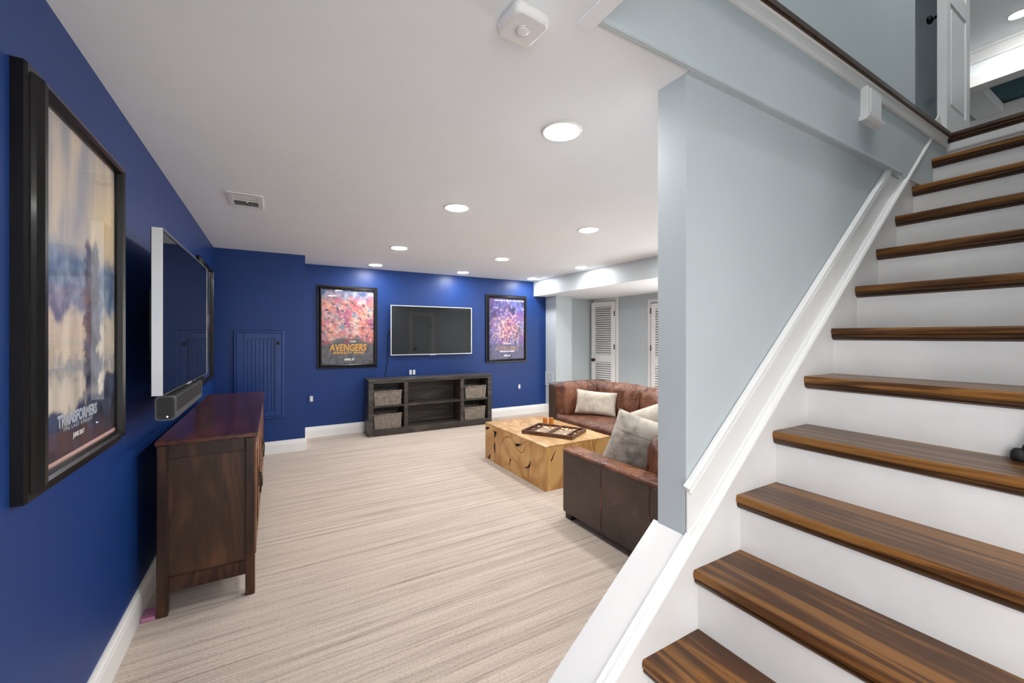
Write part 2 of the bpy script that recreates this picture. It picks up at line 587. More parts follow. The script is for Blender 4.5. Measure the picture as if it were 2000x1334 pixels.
bm = new(); box(bm, XL - 0.063, XL - 0.057, LY0 + 0.05, LY1 - 0.05, LZ0 + 0.05, LZ1 - 0.05); obj('pane', bm, glass, w3)
bm = new(); box(bm, XL, 3.98, YB, YB + 0.12, 0, H + 0.02); struct('wall_back', bm, blue)
bm = new(); box(bm, XL, 0.302, YM, YB, 0, H + 0.01); struct('wall_back_left', bm, blue)
bm = new(); box(bm, 3.98, XR + 0.12, YB, YB + 0.12, 0, H + 0.02); struct('wall_back_right', bm, grey)
bm = new(); box(bm, 3.98, 4.305, 5.437, YB, 0, SOFZ); struct('wall_chase', bm, grey)
bm = new()
WY0, WY1, WZ0, WZ1 = 1.35, 3.55, 0.06, 1.86
box(bm, XR, XR + 0.12, YREAR - 0.1, WY0, 0, H + 0.02); box(bm, XR, XR + 0.12, WY1, YB + 0.12, 0, H + 0.02)
box(bm, XR, XR + 0.12, WY0, WY1, 0, WZ0); box(bm, XR, XR + 0.12, WY0, WY1, WZ1, H + 0.02)
struct('wall_right', bm, grey)
bm = new()
for y in (WY0, 2.42, WY1 - 0.06): box(bm, XR + 0.03, XR + 0.09, y, y + 0.06, WZ0, WZ1)
box(bm, XR + 0.03, XR + 0.09, WY0, WY1, WZ0, WZ0 + 0.06); box(bm, XR + 0.03, XR + 0.09, WY0, WY1, WZ1 - 0.06, WZ1)
w2 = struct('added_window_2', bm, white)  # unseen window, added to bring daylight to the far ceiling
bm = new(); box(bm, XR + 0.057, XR + 0.063, WY0 + 0.05, WY1 - 0.05, WZ0 + 0.05, WZ1 - 0.05); obj('pane', bm, glass, w2)
bm = new()
box(bm, SOFX, XR, YS2, YB, SOFZ, H)
struct('beam', bm, grey)
bm = new(); box(bm, SOFX + 0.002, XR, YS2, YB, SOFZ - 0.004, SOFZ - 0.001); struct('ceiling_soffit', bm, ceilw)
# main ceiling with the stair opening left out
XO = 0.81
bm = new()
box(bm, XL - 0.1, XO, YREAR - 0.1, YB + 0.1, H, H + 0.37)
box(bm, XO, XR + 0.1, 0.905, YB + 0.1, H, H + 0.37)
box(bm, XO, XR + 0.1, YREAR - 0.1, YR, H, H + 0.37)
struct('ceiling', bm, ceilw)
# stair wall: full-height part and the sloping knee wall below it
SL = RISE / RUN
def zcap(x): return 0.600 + SL * (x - 1.24)
bm = new(); box(bm, XP, XR, YS, YS2, 0, H); struct('wall_stair', bm, grey)
xs0 = 1.24 - 0.600 / SL
bm = new()
prism(bm, [(xs0 + 0.03, 0), (XP, 0), (XP, zcap(XP) - 0.012), (xs0 + 0.03, zcap(xs0 + 0.03) - 0.012)], 1, YS, YS2)
struct('wall_knee', bm, white)
bm = new(); box(bm, 1.75, XR, YR - 0.12, YR, 0, CU); box(bm, -0.6, 1.75, YR - 0.12, YR, H, CU); struct('wall_stair_right_unseen', bm, grey)  # unseen wall, shaped to hold daylight off the upper stairs
# unseen wall behind the camera; its glazed door is added for daylight
RW0, RW1 = -0.40, 0.70
bm = new()
box(bm, XL, RW0, YREAR - 0.12, YREAR, 0, H); box(bm, RW1, XR, YREAR - 0.12, YREAR, 0, H); box(bm, RW0, RW1, YREAR - 0.12, YREAR, 2.08, H)
struct('wall_rear', bm, grey)
bm = new()
for x in (RW0, (RW0 + RW1) / 2 - 0.03, RW1 - 0.06): box(bm, x, x + 0.06, YREAR - 0.09, YREAR - 0.03, 0, 2.08)
box(bm, RW0, RW1, YREAR - 0.09, YREAR - 0.03, 0, 0.06); box(bm, RW0, RW1, YREAR - 0.09, YREAR - 0.03, 2.02, 2.08)
w1 = struct('added_window_1', bm, white)
bm = new(); box(bm, RW0 + 0.05, RW1 - 0.05, YREAR - 0.063, YREAR - 0.057, 0.05, 2.03); obj('pane', bm, glass, w1)

# baseboards
BP = [(0, 0), (0.016, 0), (0.016, 0.092), (0.013, 0.104), (0.013, 0.112), (0.008, 0.118), (0.006, 0.136), (0, 0.136)]
def baseboard(name, runs, mat=white):
    bm = new()
    for A, B, n in runs: sweep(bm, BP, A, B, n, (0, 0, 1))
    struct(name, bm, mat)
baseboard('baseboard_left', [((XL, LY1, 0), (XL, YM, 0), (1, 0, 0))])
baseboard('baseboard_back', [((0.302, YB, 0), (3.98, YB, 0), (0, -1, 0))])
baseboard('baseboard_back_left', [((XL, YM, 0), (0.318, YM, 0), (0, -1, 0)), ((0.302, YM, 0), (0.302, YB, 0), (1, 0, 0))])
baseboard('baseboard_right', [((3.98, YB, 0), (3.98, 5.421, 0), (-1, 0, 0)), ((3.964, 5.437, 0), (4.305, 5.437, 0), (0, -1, 0)),
                              ((4.305, YB, 0), (XR, YB, 0), (0, -1, 0)), ((XR, 5.11, 0), (XR, 4.50, 0), (-1, 0, 0)), ((XR, 3.75, 0), (XR, YS2, 0), (-1, 0, 0))])
baseboard('baseboard_stair', [((XP, YS2, 0), (2.93, YS2, 0), (0, 1, 0)), ((3.60, YS2, 0), (XR, YS2, 0), (0, 1, 0))])

# access panel outline on the chase
t = thing('access_cover', 'small painted grey access cover low on the side of the chase by the blue wall', 'panel', (3.98, 5.618, 0.454))
bm = new(); box(bm, 3.974, 3.98, 5.508, 5.726, 0.454, 0.674, 0.002, 1); obj('plate', bm, grey, t)
bm = new()
for a in ((5.508, 5.516, 0.454, 0.674), (5.718, 5.726, 0.454, 0.674), (5.516, 5.718, 0.666, 0.674), (5.516, 5.718, 0.454, 0.462)):
    box(bm, 3.971, 3.9745, *a)
obj('rim', bm, white, t)

# header over the stair wall (edge of the upper floor)
bm = new()
box(bm, XO, 3.766 + 0.05, 0.897, 0.905, H - 0.005, 2.53)
struct('trim_1', bm, grey)
bm = new()
sweep(bm, [(0, 0), (0.008, 0), (0.011, 0.004), (0.011, 0.014), (0.006, 0.020), (0.006, 0.026), (0, 0.030)], (XO, 0.897, H - 0.004), (3.03, 0.897, H - 0.004), (0, -1, 0), (0, 0, 1))
box(bm, XP - 0.001, 3.03, 0.897, YS + 0.003, H - 0.004, H)
struct('trim_2', bm, grey)
bm = new()   # white fascia under the landing edge
sweep(bm, [(0, 0), (0.010, 0), (0.014, 0.008), (0.014, 0.050), (0.022, 0.056), (0, 0.056)], (XO, 0.897, 2.494), (3.755, 0.897, 2.494), (0, -1, 0), (0, 0, 1))
struct('trim_3', bm, white)
bm = new()   # dark wood edge of the upper floor
NP = [(0, 0), (0.030, 0), (0.034, 0.006), (0.034, 0.030), (0.026, 0.040), (0, 0.042)]
sweep(bm, NP, (XO, 0.899, 2.549), (3.757, 0.899, 2.549), (0, -1, 0), (0, 0, 1))
struct('trim_4', bm, nose_w)
bm = new(); box(bm, 0.752, XO, YR, 0.935, H - 0.008, H, 0.003, 1); struct('trim_5', bm, ceilw)
bm = new(); box(bm, XO, 3.4, 0.928, 0.945, ZU, ZU + 0.052); struct('baseboard_hall', bm, white)
# small boxed trim block on the header
t = thing('trim_block', 'small white boxed trim block on the grey header below the dark landing edge', 'trim block', (2.60, 0.89, 2.34))
bm = new(); box(bm, 2.505, 2.665, 0.862, 0.897, 2.352, 2.50, 0.004, 1); obj('body', bm, white, t)
bm = new(); sweep(bm, [(0, 0), (0.030, 0), (0.044, 0.012), (0.044, 0.02), (0, 0.02)], (2.497, 0.897, 2.336), (2.673, 0.897, 2.336), (0, -1, 0), (0, 0, 1)); obj('foot_moulding', bm, white, t)
bm = new(); box(bm, 2.525, 2.645, 0.857, 0.864, 2.372, 2.49, 0.002, 1); obj('face_panel', bm, white, t)

# =================================================================== STAIRCASE
st = thing('staircase', 'straight staircase of dark stained wood treads and white risers beside the grey wall', 'staircase', (X0, 0.42, 0))
for i in range(12):
    xn = X0 + RUN * i; zt = Z0 + RISE * i
    zb = 0 if i == 0 else Z0 + RISE * (i - 1)
    xr = xn + OVER
    bm = new(); box(bm, xr, xr + 0.018, YR, YS, zb - (0 if i == 0 else 0.02), zt - 0.03); obj('riser', bm, riserw, st)
    x1 = xn + RUN + OVER + 0.016 if i < 11 else xn + 0.62
    bm = new()
    prof = [(xn + 0.006, zt), (x1, zt), (x1, zt - 0.032), (xn + 0.008, zt - 0.032), (xn + 0.001, zt - 0.025), (xn, zt - 0.016), (xn + 0.0015, zt - 0.006)]
    prism(bm, prof, 1, YR, YS - 0.004)
    if i < 11:
        trd = obj('tread', bm, tread_w, st)
    else:
        trd = obj('landing_edge', bm, nose_w, st)
    bm = new()   # cove under the nosing
    q = [(xr, zt - 0.032), (xn + 0.005, zt - 0.032), (xn + 0.007, zt - 0.041), (xn + 0.013, zt - 0.049), (xr, zt - 0.056)]
    prism(bm, q, 1, YR, YS - 0.004); obj('cove_moulding', bm, nose_w, trd)
bm = new(); sweep(bm, [(0, 0), (0.010, 0), (0.014, 0.008), (0.014, 0.050), (0, 0.056)], (3.795, YR, 2.47), (3.795, YS, 2.47), (-1, 0, 0), (0, 0, 1)); obj('fascia', bm, white, st)
# sloping trim: cap over the knee wall, rounded nose running on up the wall, skirt face and upper moulding
dv = Vector((RUN, 0, RISE)).normalized(); wv = Vector((-RISE, 0, RUN)).normalized()
def onslope(x, off): return Vector((x, 0, 0.600 + SL * (x - 1.24) + off))
A = onslope(xs0 + 0.02, 0); B = onslope(XP + 0.004, 0)
bm = new(); sweep(bm, [(-0.142, -0.022), (0.0, -0.022), (0.0, 0), (-0.142, 0)], A + Vector((0, YS, 0)), B + Vector((0, YS, 0)), (0, -1, 0), wv)
obj('knee_wall_cap', bm, white, st)
bm = new()
nose = [(0, -0.032), (0.018, -0.032), (0.029, -0.027), (0.034, -0.018), (0.034, -0.010), (0.028, -0.003), (0.020, 0.0), (0.018, 0.0035), (0.008, 0.0045), (0.004, 0.012), (0, 0.014)]
A2 = onslope(xs0 + 0.02, -0.004); B2 = onslope(3.56, -0.004)
sweep(bm, nose, A2 + Vector((0, YS, 0)), B2 + Vector((0, YS, 0)), (0, -1, 0), wv)
obj('stringer_nosing', bm, white, st)
xm = 2.975
bm = new()
prism(bm, [(XP, zcap(XP)), (xm + 0.1, zcap(xm + 0.1)), (xm + 0.1, H - 0.02), (2.93, H - 0.02), (XP, zcap(XP) + 0.19)], 1, YS - 0.006, YS + 0.002)
obj('skirt_board', bm, white, st)
bm = new()
prism(bm, [(xs0 + 0.03, 0), (X0 + 0.02, 0), (4.0, 2.39), (3.75, zcap(3.75)), (xs0 + 0.03, zcap(xs0 + 0.03) - 0.02)], 1, YS - 0.004, YS + 0.003)
obj('stringer', bm, riserw, st)
bm = new()
A3 = onslope(XP + 0.010, 0.135); B3 = onslope(2.93, 0.135)
for q in ([(0, 0), (0.010, 0), (0.014, 0.005), (0.014, 0.012), (0.008, 0.017), (0.008, 0.020), (0.018, 0.026), (0.018, 0.036), (0.010, 0.043), (0, 0.046)],):
    sweep(bm, q, A3 + Vector((0, YS - 0.004, 0)), B3 + Vector((0, YS - 0.004, 0)), (0, -1, 0), wv)
obj('skirt_moulding', bm, white, st)

# slim pole standing on a tread, leaning on the stair wall out of frame
t = thing('pole', 'slim dark pole with black rubber foot standing on the fourth tread from the bottom', 'pole', (2.0, 0.315, Z0 + 3 * RISE))
zf = Z0 + 3 * RISE
pd = Vector((0.0, -0.36, 0.95)).normalized()
pf = Vector((2.005, 0.315, zf + 0.012))
bm = new(); cyl(bm, pf + pd * 0.01, pf + pd * 1.0, 0.0065, None, 14); obj('rod', bm, maroon, t)
bm = new(); lathe(bm, [(0, -0.012), (0.016, -0.012), (0.019, 0.0), (0.017, 0.016), (0.010, 0.026), (0.0, 0.028)], pf, (0, 0, 1)); obj('rubber_foot', bm, rubber, t)

# =================================================================== UPPER STOREY seen past the stairs
bm = new(); box(bm, -0.6, 3.40, 0.94, 1.06, ZU, CU); struct('wall_hall', bm, grey)
bm = new(); box(bm, 3.2, 4.5, 3.2, 3.32, ZU, CU); box(bm, 4.42, 4.52, 0.955, 3.2, ZU, CU); box(bm, 3.28, 3.40, 1.06, 3.2, ZU, CU); struct('wall_recess', bm, grey)
bm = new(); box(bm, -0.7, -0.6, -3, 1.06, ZU, CU); struct('wall_hall_left', bm, grey)
bm = new(); box(bm, 3.83, 12, 0.905, 4, 2.50, ZU - 0.001); box(bm, 4.35, 12, -3, 0.905, 2.50, ZU - 0.001); struct('floor_upper', bm, nose_w)
bm = new(); box(bm, -0.7, 8.2, -3, 4, CU, CU + 0.1); struct('ceiling_upper', bm, ceilw)
bm = new()
box(bm, 8.05, 8.17, -3, 4, 4.60, CU); box(bm, 8.05, 8.17, 2.4, 4, ZU, 4.6); box(bm, 8.05, 8.17, -3, -2.4, ZU, 4.6)
box(bm, 4.35, 11.4, -3.1, -3, ZU, CU); box(bm, 3.2, 11.8, 4, 4.1, ZU, CU)  # unseen side walls, added to shut daylight out upstairs
struct('wall_upper_far', bm, ceilw)
bm = new()
CP = [(0, 0), (0.012, 0), (0.02, -0.0), (0.03, 0.02), (0.09, 0.10), (0.12, 0.11), (0.12, 0.13), (0, 0.13)]
sweep(bm, CP, (8.05, -3, CU - 0.13), (8.05, 4, CU - 0.13), (-1, 0, 0), (0, 0, 1)); struct('trim_6', bm, white)
bm = new(); box(bm, 8.02, 8.2, -2.5, 2.5, 4.58, 4.72); struct('trim_7', bm, white)
bm = new(); box(bm, 8.2, 12.2, -3, 4, CU, CU + 0.1); box(bm, 12.1, 12.2, -3, 4, ZU, CU); struct('ceiling_teal', bm, teal)
for k, (a, b) in enumerate(((8.75, 9.0), (10.15, 10.6))):
    bm = new(); box(bm, a, b, -3, 4, CU - 0.14, CU, 0.01, 1); struct('beam', bm, white)
bm = new(); box(bm, 9.0, 10.15, 1.75, 2.05, CU - 0.14, CU, 0.01, 1); struct('beam', bm, white)
bm = new(); box(bm, 9.0, 10.15, -0.6, -0.36, CU - 0.14, CU, 0.01, 1); struct('beam', bm, white)

# open panelled door at the head of the stairs
t = thing('door_4', None, None, (3.80, 0.92, ZU), (0, 0, 0), None, 'structure')
DX0, DX1, DY0, DY1 = 3.80, 4.29, 0.897, 0.943
bm = new()
pz = [(ZU + 0.20, ZU + 0.90), (ZU + 1.02, ZU + 1.85)]
box(bm, DX0, DX0 + 0.075, DY0, DY1, ZU + 0.01, ZU + 2.03); box(bm, DX1 - 0.085, DX1, DY0, DY1, ZU + 0.01, ZU + 2.03)
for a, b in ((ZU + 0.01, pz[0][0]), (pz[0][1], pz[1][0]), (pz[1][1], ZU + 2.03)): box(bm, DX0 + 0.075, DX1 - 0.085, DY0, DY1, a, b)
obj('leaf', bm, white, t)
for a, b in pz:
    bm = new(); box(bm, DX0 + 0.075, DX1 - 0.085, DY0 + 0.008, DY1 - 0.008, a, b)
    box(bm, DX0 + 0.10, DX1 - 0.11, DY0 + 0.003, DY1 - 0.003, a + 0.03, b - 0.03, 0.006, 1); obj('panel', bm, white, t)
bm = new(); lathe(bm, [(0, 0), (0.026, 0), (0.026, 0.006), (0.010, 0.01), (0.010, 0.03), (0.024, 0.038), (0.028, 0.05), (0.022, 0.06), (0, 0.064)], (DX0 + 0.05, DY1, 3.42), (0, 1, 0)); obj('door_knob', bm, black_gloss, t)

# =================================================================== LOUVRED DOORS on the right wall
def louvre_door(name, yh, width, ztop, ang, hinge_right, casing_y, casing_top):
    """leaf in local x (0 = hinge) .. width, y up, z out of the right wall"""
    t = thing(name, None, None, (XR, yh, 0), (0, 0, 0), None, 'structure')
    bm = new()
    (ya, yb) = casing_y
    cw = 0.055
    prof_t = 0.016
    box(bm, XR - prof_t, XR, yb - cw, yb, 0, casing_top, 0.003, 1)
    box(bm, XR - prof_t, XR, ya, ya + cw, 0, casing_top, 0.003, 1)
    box(bm, XR - prof_t, XR, ya + cw, yb - cw, casing_top - cw, casing_top, 0.003, 1)
    obj('casing', bm, white, t)
    bm = new(); box(bm, XR - 0.004, XR + 0.002, ya + cw, yb - cw, 0, casing_top - cw); obj('opening', bm, shade_fill, t)  # dark sheet painted as the shade behind the slats
    sgn = 1 if hinge_right else -1          # leaf runs towards +y from a right-hand hinge
    M = Matrix.Translation((XR - 0.012, yh, 0)) @ Matrix.Rotation(R(ang) * (1 if hinge_right else -1), 4, 'Z')
    def L(bm, x0, x1, z0, z1, d0=-0.0, d1=0.032, bev=0.002):
        tb = bmesh.new(); box(tb, -d1, -d0, min(sgn * x0, sgn * x1), max(sgn * x0, sgn * x1), z0, z1, bev, 1); join(bm, tb, M)
    stile = 0.075
    bm = new()
    L(bm, 0, stile, 0.012, ztop); L(bm, width - stile, width, 0.012, ztop)
    L(bm, stile, width - stile, 0.012, 0.17); L(bm, stile, width - stile, 0.825, 0.95); L(bm, stile, width - stile, ztop - 0.085, ztop)
    leaf = obj('leaf', bm, white, t)
    me = None
    z = 0.185
    for lo, hi in ((0.17, 0.825), (0.95, ztop - 0.085)):
        n = int(round((hi - lo) / 0.038))
        p = (hi - lo) / n
        for k in range(n):
            zz = lo + (k + 0.5) * p
            if me is None:
                tb = bmesh.new()
                q = [(-0.033, -0.012), (-0.029, -0.0150), (-0.003, 0.0105), (-0.007, 0.0135)]
                y0, y1 = sorted((sgn * stile, sgn * (width - stile)))
                prism(tb, [(a, b) for a, b in q], 1, y0, y1)
                o = obj('slat', tb, white, t, world=False)
                me = o.data
            else:
                o = bpy.data.objects.new('slat', me); COL.objects.link(o); o.parent = t
            o.matrix_local = RM[t.name].inverted() @ M @ Matrix.Translation((0, 0, zz))
    for zz in (0.25, 1.05, 1.62):
        bm = new(); cyl(bm, (XR - 0.046, yh - sgn * 0.004, zz), (XR - 0.046, yh - sgn * 0.004, zz + 0.085), 0.009, None, 10); obj('hinge', bm, bronze, t)
    kb = M @ Vector((-0.032, sgn * (width - 0.065), 0.855))
    bm = new(); lathe(bm, [(0, 0), (0.026, 0), (0.026, 0.006), (0.010, 0.012), (0.010, 0.03), (0.024, 0.036), (0.028, 0.05), (0.022, 0.06), (0, 0.064)], kb, (M.to_3x3() @ Vector((-1, 0, 0)))); obj('door_knob', bm, bronze, t)
    return t
louvre_door('door_1', 5.175, 0.50, 1.872, 9, True, (5.115, 5.735), 1.938)
louvre_door('door_2', 4.385, 0.50, 1.775, 4, False, (3.80, 4.475), 1.845)

# closet door under the stairs: only seen mirrored in the far television
t = thing('door_3', None, None, (3.27, YS2, 0), (0, 0, 0), None, 'structure')
bm = new(); box(bm, 3.02, 3.52, YS2, YS2 + 0.03, 0.01, 1.80, 0.003, 1); obj('leaf', bm, grey, t)
bm = new(); box(bm, 2.94, 3.02, YS2, YS2 + 0.018, 0, 1.88); box(bm, 3.52, 3.60, YS2, YS2 + 0.018, 0, 1.88); box(bm, 3.02, 3.52, YS2, YS2 + 0.018, 1.80, 1.88); obj('casing', bm, white, t)
for a, b in ((0.18, 0.82), (0.95, 1.66)):
    bm = new(); ringframe(bm, 0.34, b - a, [(0, 0.031), (0.0, 0.038), (0.02, 0.038), (0.03, 0.031)])
    for v in bm.verts: v.co = (3.10 + v.co.x, YS2 + v.co.z, a + v.co.y)
    obj('panel_moulding', bm, grey, t)
bm = new(); lathe(bm, [(0, 0), (0.026, 0), (0.026, 0.006), (0.010, 0.012), (0.010, 0.03), (0.024, 0.036), (0.028, 0.05), (0, 0.064)], (3.09, YS2 + 0.03, 0.96), (0, 1, 0)); obj('door_knob', bm, bronze, t)
for zz in (0.3, 1.5):
    bm = new(); cyl(bm, (3.525, YS2 + 0.032, zz), (3.525, YS2 + 0.032, zz + 0.09), 0.008, None, 10); obj('hinge', bm, bronze, t)

# =================================================================== CEILING FITTINGS
def downlight(x, y, z, lab, grp='recessed ceiling lights'):
    t = thing('downlight', lab, 'ceiling light', (x, y, z), (0, 0, 0), grp)
    bm = new(); lathe(bm, [(0.076, -0.003), (0.080, -0.006), (0.088, -0.004), (0.090, 0.0), (0.066, 0.0), (0.066, -0.003), (0.076, -0.003)], (x, y, z), (0, 0, 1), 40); obj('trim_ring', bm, white_plastic, t)
    bm = new(); lathe(bm, [(0, -0.012), (0.042, -0.0105), (0.067, -0.007), (0.075, -0.0035)], (x, y, z), (0, 0, 1), 40); obj('lens', bm, lamp_lens if z < 3 else lamp_lens_up, t)
    return t
for x, y, lab in ((1.10, 1.46, 'large nearest recessed ceiling light, closest to the grey stair wall'),
                  (1.114, 2.70, 'recessed ceiling light in the left row, one behind the nearest light'),
                  (2.316, 2.70, 'recessed ceiling light in the middle row nearest the stair wall end'),
                  (1.11, 4.22, 'recessed ceiling light in the left row, third from the stairs'),
                  (2.314, 4.225, 'recessed ceiling light in the middle row, second from the blue back wall'),
                  (3.495, 4.215, 'recessed ceiling light beside the grey soffit, second from the blue back wall'),
                  (1.114, 5.375, 'recessed ceiling light before the blue wall above the left framed poster'),
                  (2.316, 5.385, 'recessed ceiling light before the blue wall above the wall television'),
                  (3.508, 5.415, 'recessed ceiling light in the corner of blue wall and grey soffit'),
                  (7.5, 1.18, 'recessed light in the upstairs ceiling beyond the open white door')):
    downlight(x, y, H if y < 6 and x < 5 else CU, lab)
downlight(4.4, 3.1, SOFZ - 0.004, 'added recessed ceiling light under the soffit, out of view behind the stair wall', 'added recessed ceiling lights out of view')  # unseen pair under the soffit, added to brighten right wall and doors
downlight(4.4, 1.9, SOFZ - 0.004, 'added recessed ceiling light under the soffit by the stair wall, out of view', 'added recessed ceiling lights out of view')
for x, w in ((1.0, 'over the foot of the stairs'), (2.3, 'over the middle of the stairs'), (3.4, 'over the head of the stairs')):
    downlight(x, 0.25, CU, 'added unseen recessed light high in the upstairs ceiling ' + w, 'added recessed ceiling lights out of view')  # unseen lights, added to brighten the stairwell and hall wall
for x, y in ((1.10, -0.9), (0.0, -0.9), (2.316, -0.9), (2.30, 1.46), (3.5, 2.7), (0.0, 0.2)):
    if (x, y) in ((2.30, 1.46), (3.5, 2.7), (1.10, -0.9), (0.0, -0.9)):
        downlight(x, y, H, {(2.30, 1.46): 'added recessed ceiling light hidden behind the stair wall', (3.5, 2.7): 'added recessed ceiling light beside the soffit hidden behind the stair wall', (1.10, -0.9): 'added unseen recessed ceiling light behind the camera near the stair foot', (0.0, -0.9): 'added unseen recessed ceiling light behind the camera near the blue wall'}[(x, y)], 'added recessed ceiling lights out of view')  # unseen lights, added as fill for the room

t = thing('smoke_detector', 'white rounded square smoke detector with round centre button on the ceiling', 'smoke detector', (0.613, 0.998, H), (0, 0, R(5)))
bm = new()
def rsq(w, r, n=8):
    pts = []
    for cx_, cy_, a0 in ((w - r, w - r, 0), (-w + r, w - r, 90), (-w + r, -w + r, 180), (w - r, -w + r, 270)):
        for k in range(n + 1):
            a = R(a0 + 90 * k / n); pts.append((cx_ + r * math.cos(a), cy_ + r * math.sin(a)))
    return pts
prev = None
loops = []
for w, z in ((0.052, 0.0), (0.058, -0.006), (0.060, -0.02), (0.058, -0.030), (0.052, -0.035)):
    loops.append([bm.verts.new((x, y, z)) for x, y in rsq(w, w * 0.36)])
for A_, B_ in zip(loops, loops[1:]):
    for k in range(len(A_)):
        f = bm.faces.new((A_[k], A_[(k + 1) % len(A_)], B_[(k + 1) % len(A_)], B_[k])); f.smooth = True
bm.faces.new(loops[0]); bm.faces.new(loops[-1])
obj('housing', bm, white_plastic, t, world=False)
bm = new(); bm.faces.new([bm.verts.new((x, y, -0.0356)) for x, y in rsq(0.0515, 0.0185)])
obj('grille', bm, perf, t, world=False)
bm = new(); lathe(bm, [(0.0215, -0.0352), (0.0215, -0.037), (0.0195, -0.0372), (0.019, -0.0362)], (0, 0, 0), (0, 0, 1), 32); obj('button_ring', bm, silver, t, world=False)
bm = new(); lathe(bm, [(0.019, -0.0355), (0.0185, -0.0375), (0.012, -0.0385), (0, -0.039)], (0, 0, 0), (0, 0, 1), 32); obj('button', bm, white_plastic, t, world=False)

t = thing('ceiling_vent', 'white metal air vent register on the ceiling near the blue left wall', 'vent', (-0.162, 3.26, H))
x0, x1, y0, y1 = -0.262, -0.063, 3.10, 3.418
bm = new()
for a in ((x0, x1, y0, y0 + 0.03), (x0, x1, y1 - 0.03, y1), (x0, x0 + 0.03, y0 + 0.03, y1 - 0.03), (x1 - 0.03, x1, y0 + 0.03, y1 - 0.03)):
    box(bm, *a, H - 0.007, H, 0.002, 1)
obj('frame', bm, white_plastic, t)
bm = new(); box(bm, x0 + 0.03, x1 - 0.03, y0 + 0.03, y1 - 0.03, H - 0.002, H); obj('duct_shade', bm, shade_fill, t)  # dark sheet painted as the shade inside the vent
for k in range(6):
    yy = y0 + 0.05 + k * 0.0435
    bm = new(); sweep(bm, [(0, 0), (0.014, -0.006), (0.015, -0.005), (0.001, 0.001)], (x0 + 0.03, yy, H - 0.002), (x1 - 0.03, yy, H - 0.002), (0, 1 if k < 3 else -1, 0), (0, 0, 1)); obj('vane', bm, white_plastic, t)
bm = new(); tube(bm, spline([(-0.15, 3.25, H - 0.003), (-0.152, 3.245, H - 0.016), (-0.16, 3.215, H - 0.02)], 5), 0.003); obj('damper_lever', bm, white_plastic, t)

# =================================================================== BLUE ACCESS DOOR with beadboard
t = thing('access_door', 'blue painted beadboard access door with dark knob in the blue wall', 'access door', (-0.13, YM, 0.386))
px0, px1, pz0, pz1 = -0.365, 0.098, 0.386, 1.335
bm = new(); ringframe(bm, px1 - px0, pz1 - pz0, [(0, 0), (0, 0.018), (0.008, 0.024), (0.022, 0.024), (0.026, 0.02), (0.026, 0)])
for v in bm.verts: v.co = (px0 + v.co.x, YM - v.co.z, pz0 + v.co.y)
obj('casing', bm, blue_trim, t)
bm = new()
ix0, ix1, iz0, iz1 = px0 + 0.027, px1 - 0.027, pz0 + 0.027, pz1 - 0.027
for a in ((ix0, ix0 + 0.062, iz0, iz1), (ix1 - 0.062, ix1, iz0, iz1), (ix0 + 0.062, ix1 - 0.062, iz0, iz0 + 0.062), (ix0 + 0.062, ix1 - 0.062, iz1 - 0.062, iz1)):
    box(bm, a[0], a[1], YM - 0.026, YM - 0.001, a[2], a[3], 0.002, 1)
obj('door_frame', bm, blue_trim, t)
bx0, bx1 = ix0 + 0.062, ix1 - 0.062
nb = 8; bw = (bx1 - bx0) / nb
for k in range(nb):
    bm = new(); box(bm, bx0 + k * bw + 0.0012, bx0 + (k + 1) * bw - 0.0012, YM - 0.016, YM - 0.001, iz0 + 0.06, iz1 - 0.06, 0.002, 1); obj('board', bm, blue_trim, t)
bm = new(); lathe(bm, [(0, 0), (0.010, 0), (0.008, 0.012), (0.014, 0.018), (0.017, 0.026), (0.012, 0.034), (0, 0.036)], (0.042, YM - 0.026, 1.20), (0, -1, 0)); obj('knob', bm, bronze, t)

# =================================================================== FRAMED POSTERS
def text_mesh(s, size, align='CENTER', shear=0.0, bold=0.0, sx=1.0):
    cu = bpy.data.curves.new('lettering', 'FONT')
    cu.body = s; cu.size = size; cu.align_x = align; cu.shear = shear; cu.offset = bold; cu.resolution_u = 3
    cu.extrude = 0.0004
    o = bpy.data.objects.new('lettering', cu); COL.objects.link(o)
    bpy.context.view_layer.update()
    me = bpy.data.meshes.new_from_object(o.evaluated_get(bpy.context.evaluated_depsgraph_get()))
    bpy.data.objects.remove(o)
    bpy.data.curves.remove(cu)
    for v in me.vertices: v.co.x *= sx
    return me
def lettering(parent, s, size, x, y, z, mat, shear=0.0, bold=0.0, width=None, name='lettering'):
    me = text_mesh(s, size, 'CENTER', shear, bold)
    w = max(v.co.x for v in me.vertices) - min(v.co.x for v in me.vertices)
    k = (width / w) if width else 1.0
    xm_ = (max(v.co.x for v in me.vertices) + min(v.co.x for v in me.vertices)) / 2
    for v in me.vertices: v.co = ((v.co.x - xm_) * k + x, v.co.y + y, v.co.z + z)
    me.materials.clear(); me.materials.append(mat); me.name = name
    o = bpy.data.objects.new(name, me); COL.objects.link(o); o.parent = parent
    return o
FP = [(0, 0), (0, 0.022), (0.004, 0.028), (0.018, 0.028), (0.022, 0.036), (0.030, 0.048), (0.040, 0.050), (0.048, 0.044), (0.052, 0.030), (0.052, 0)]
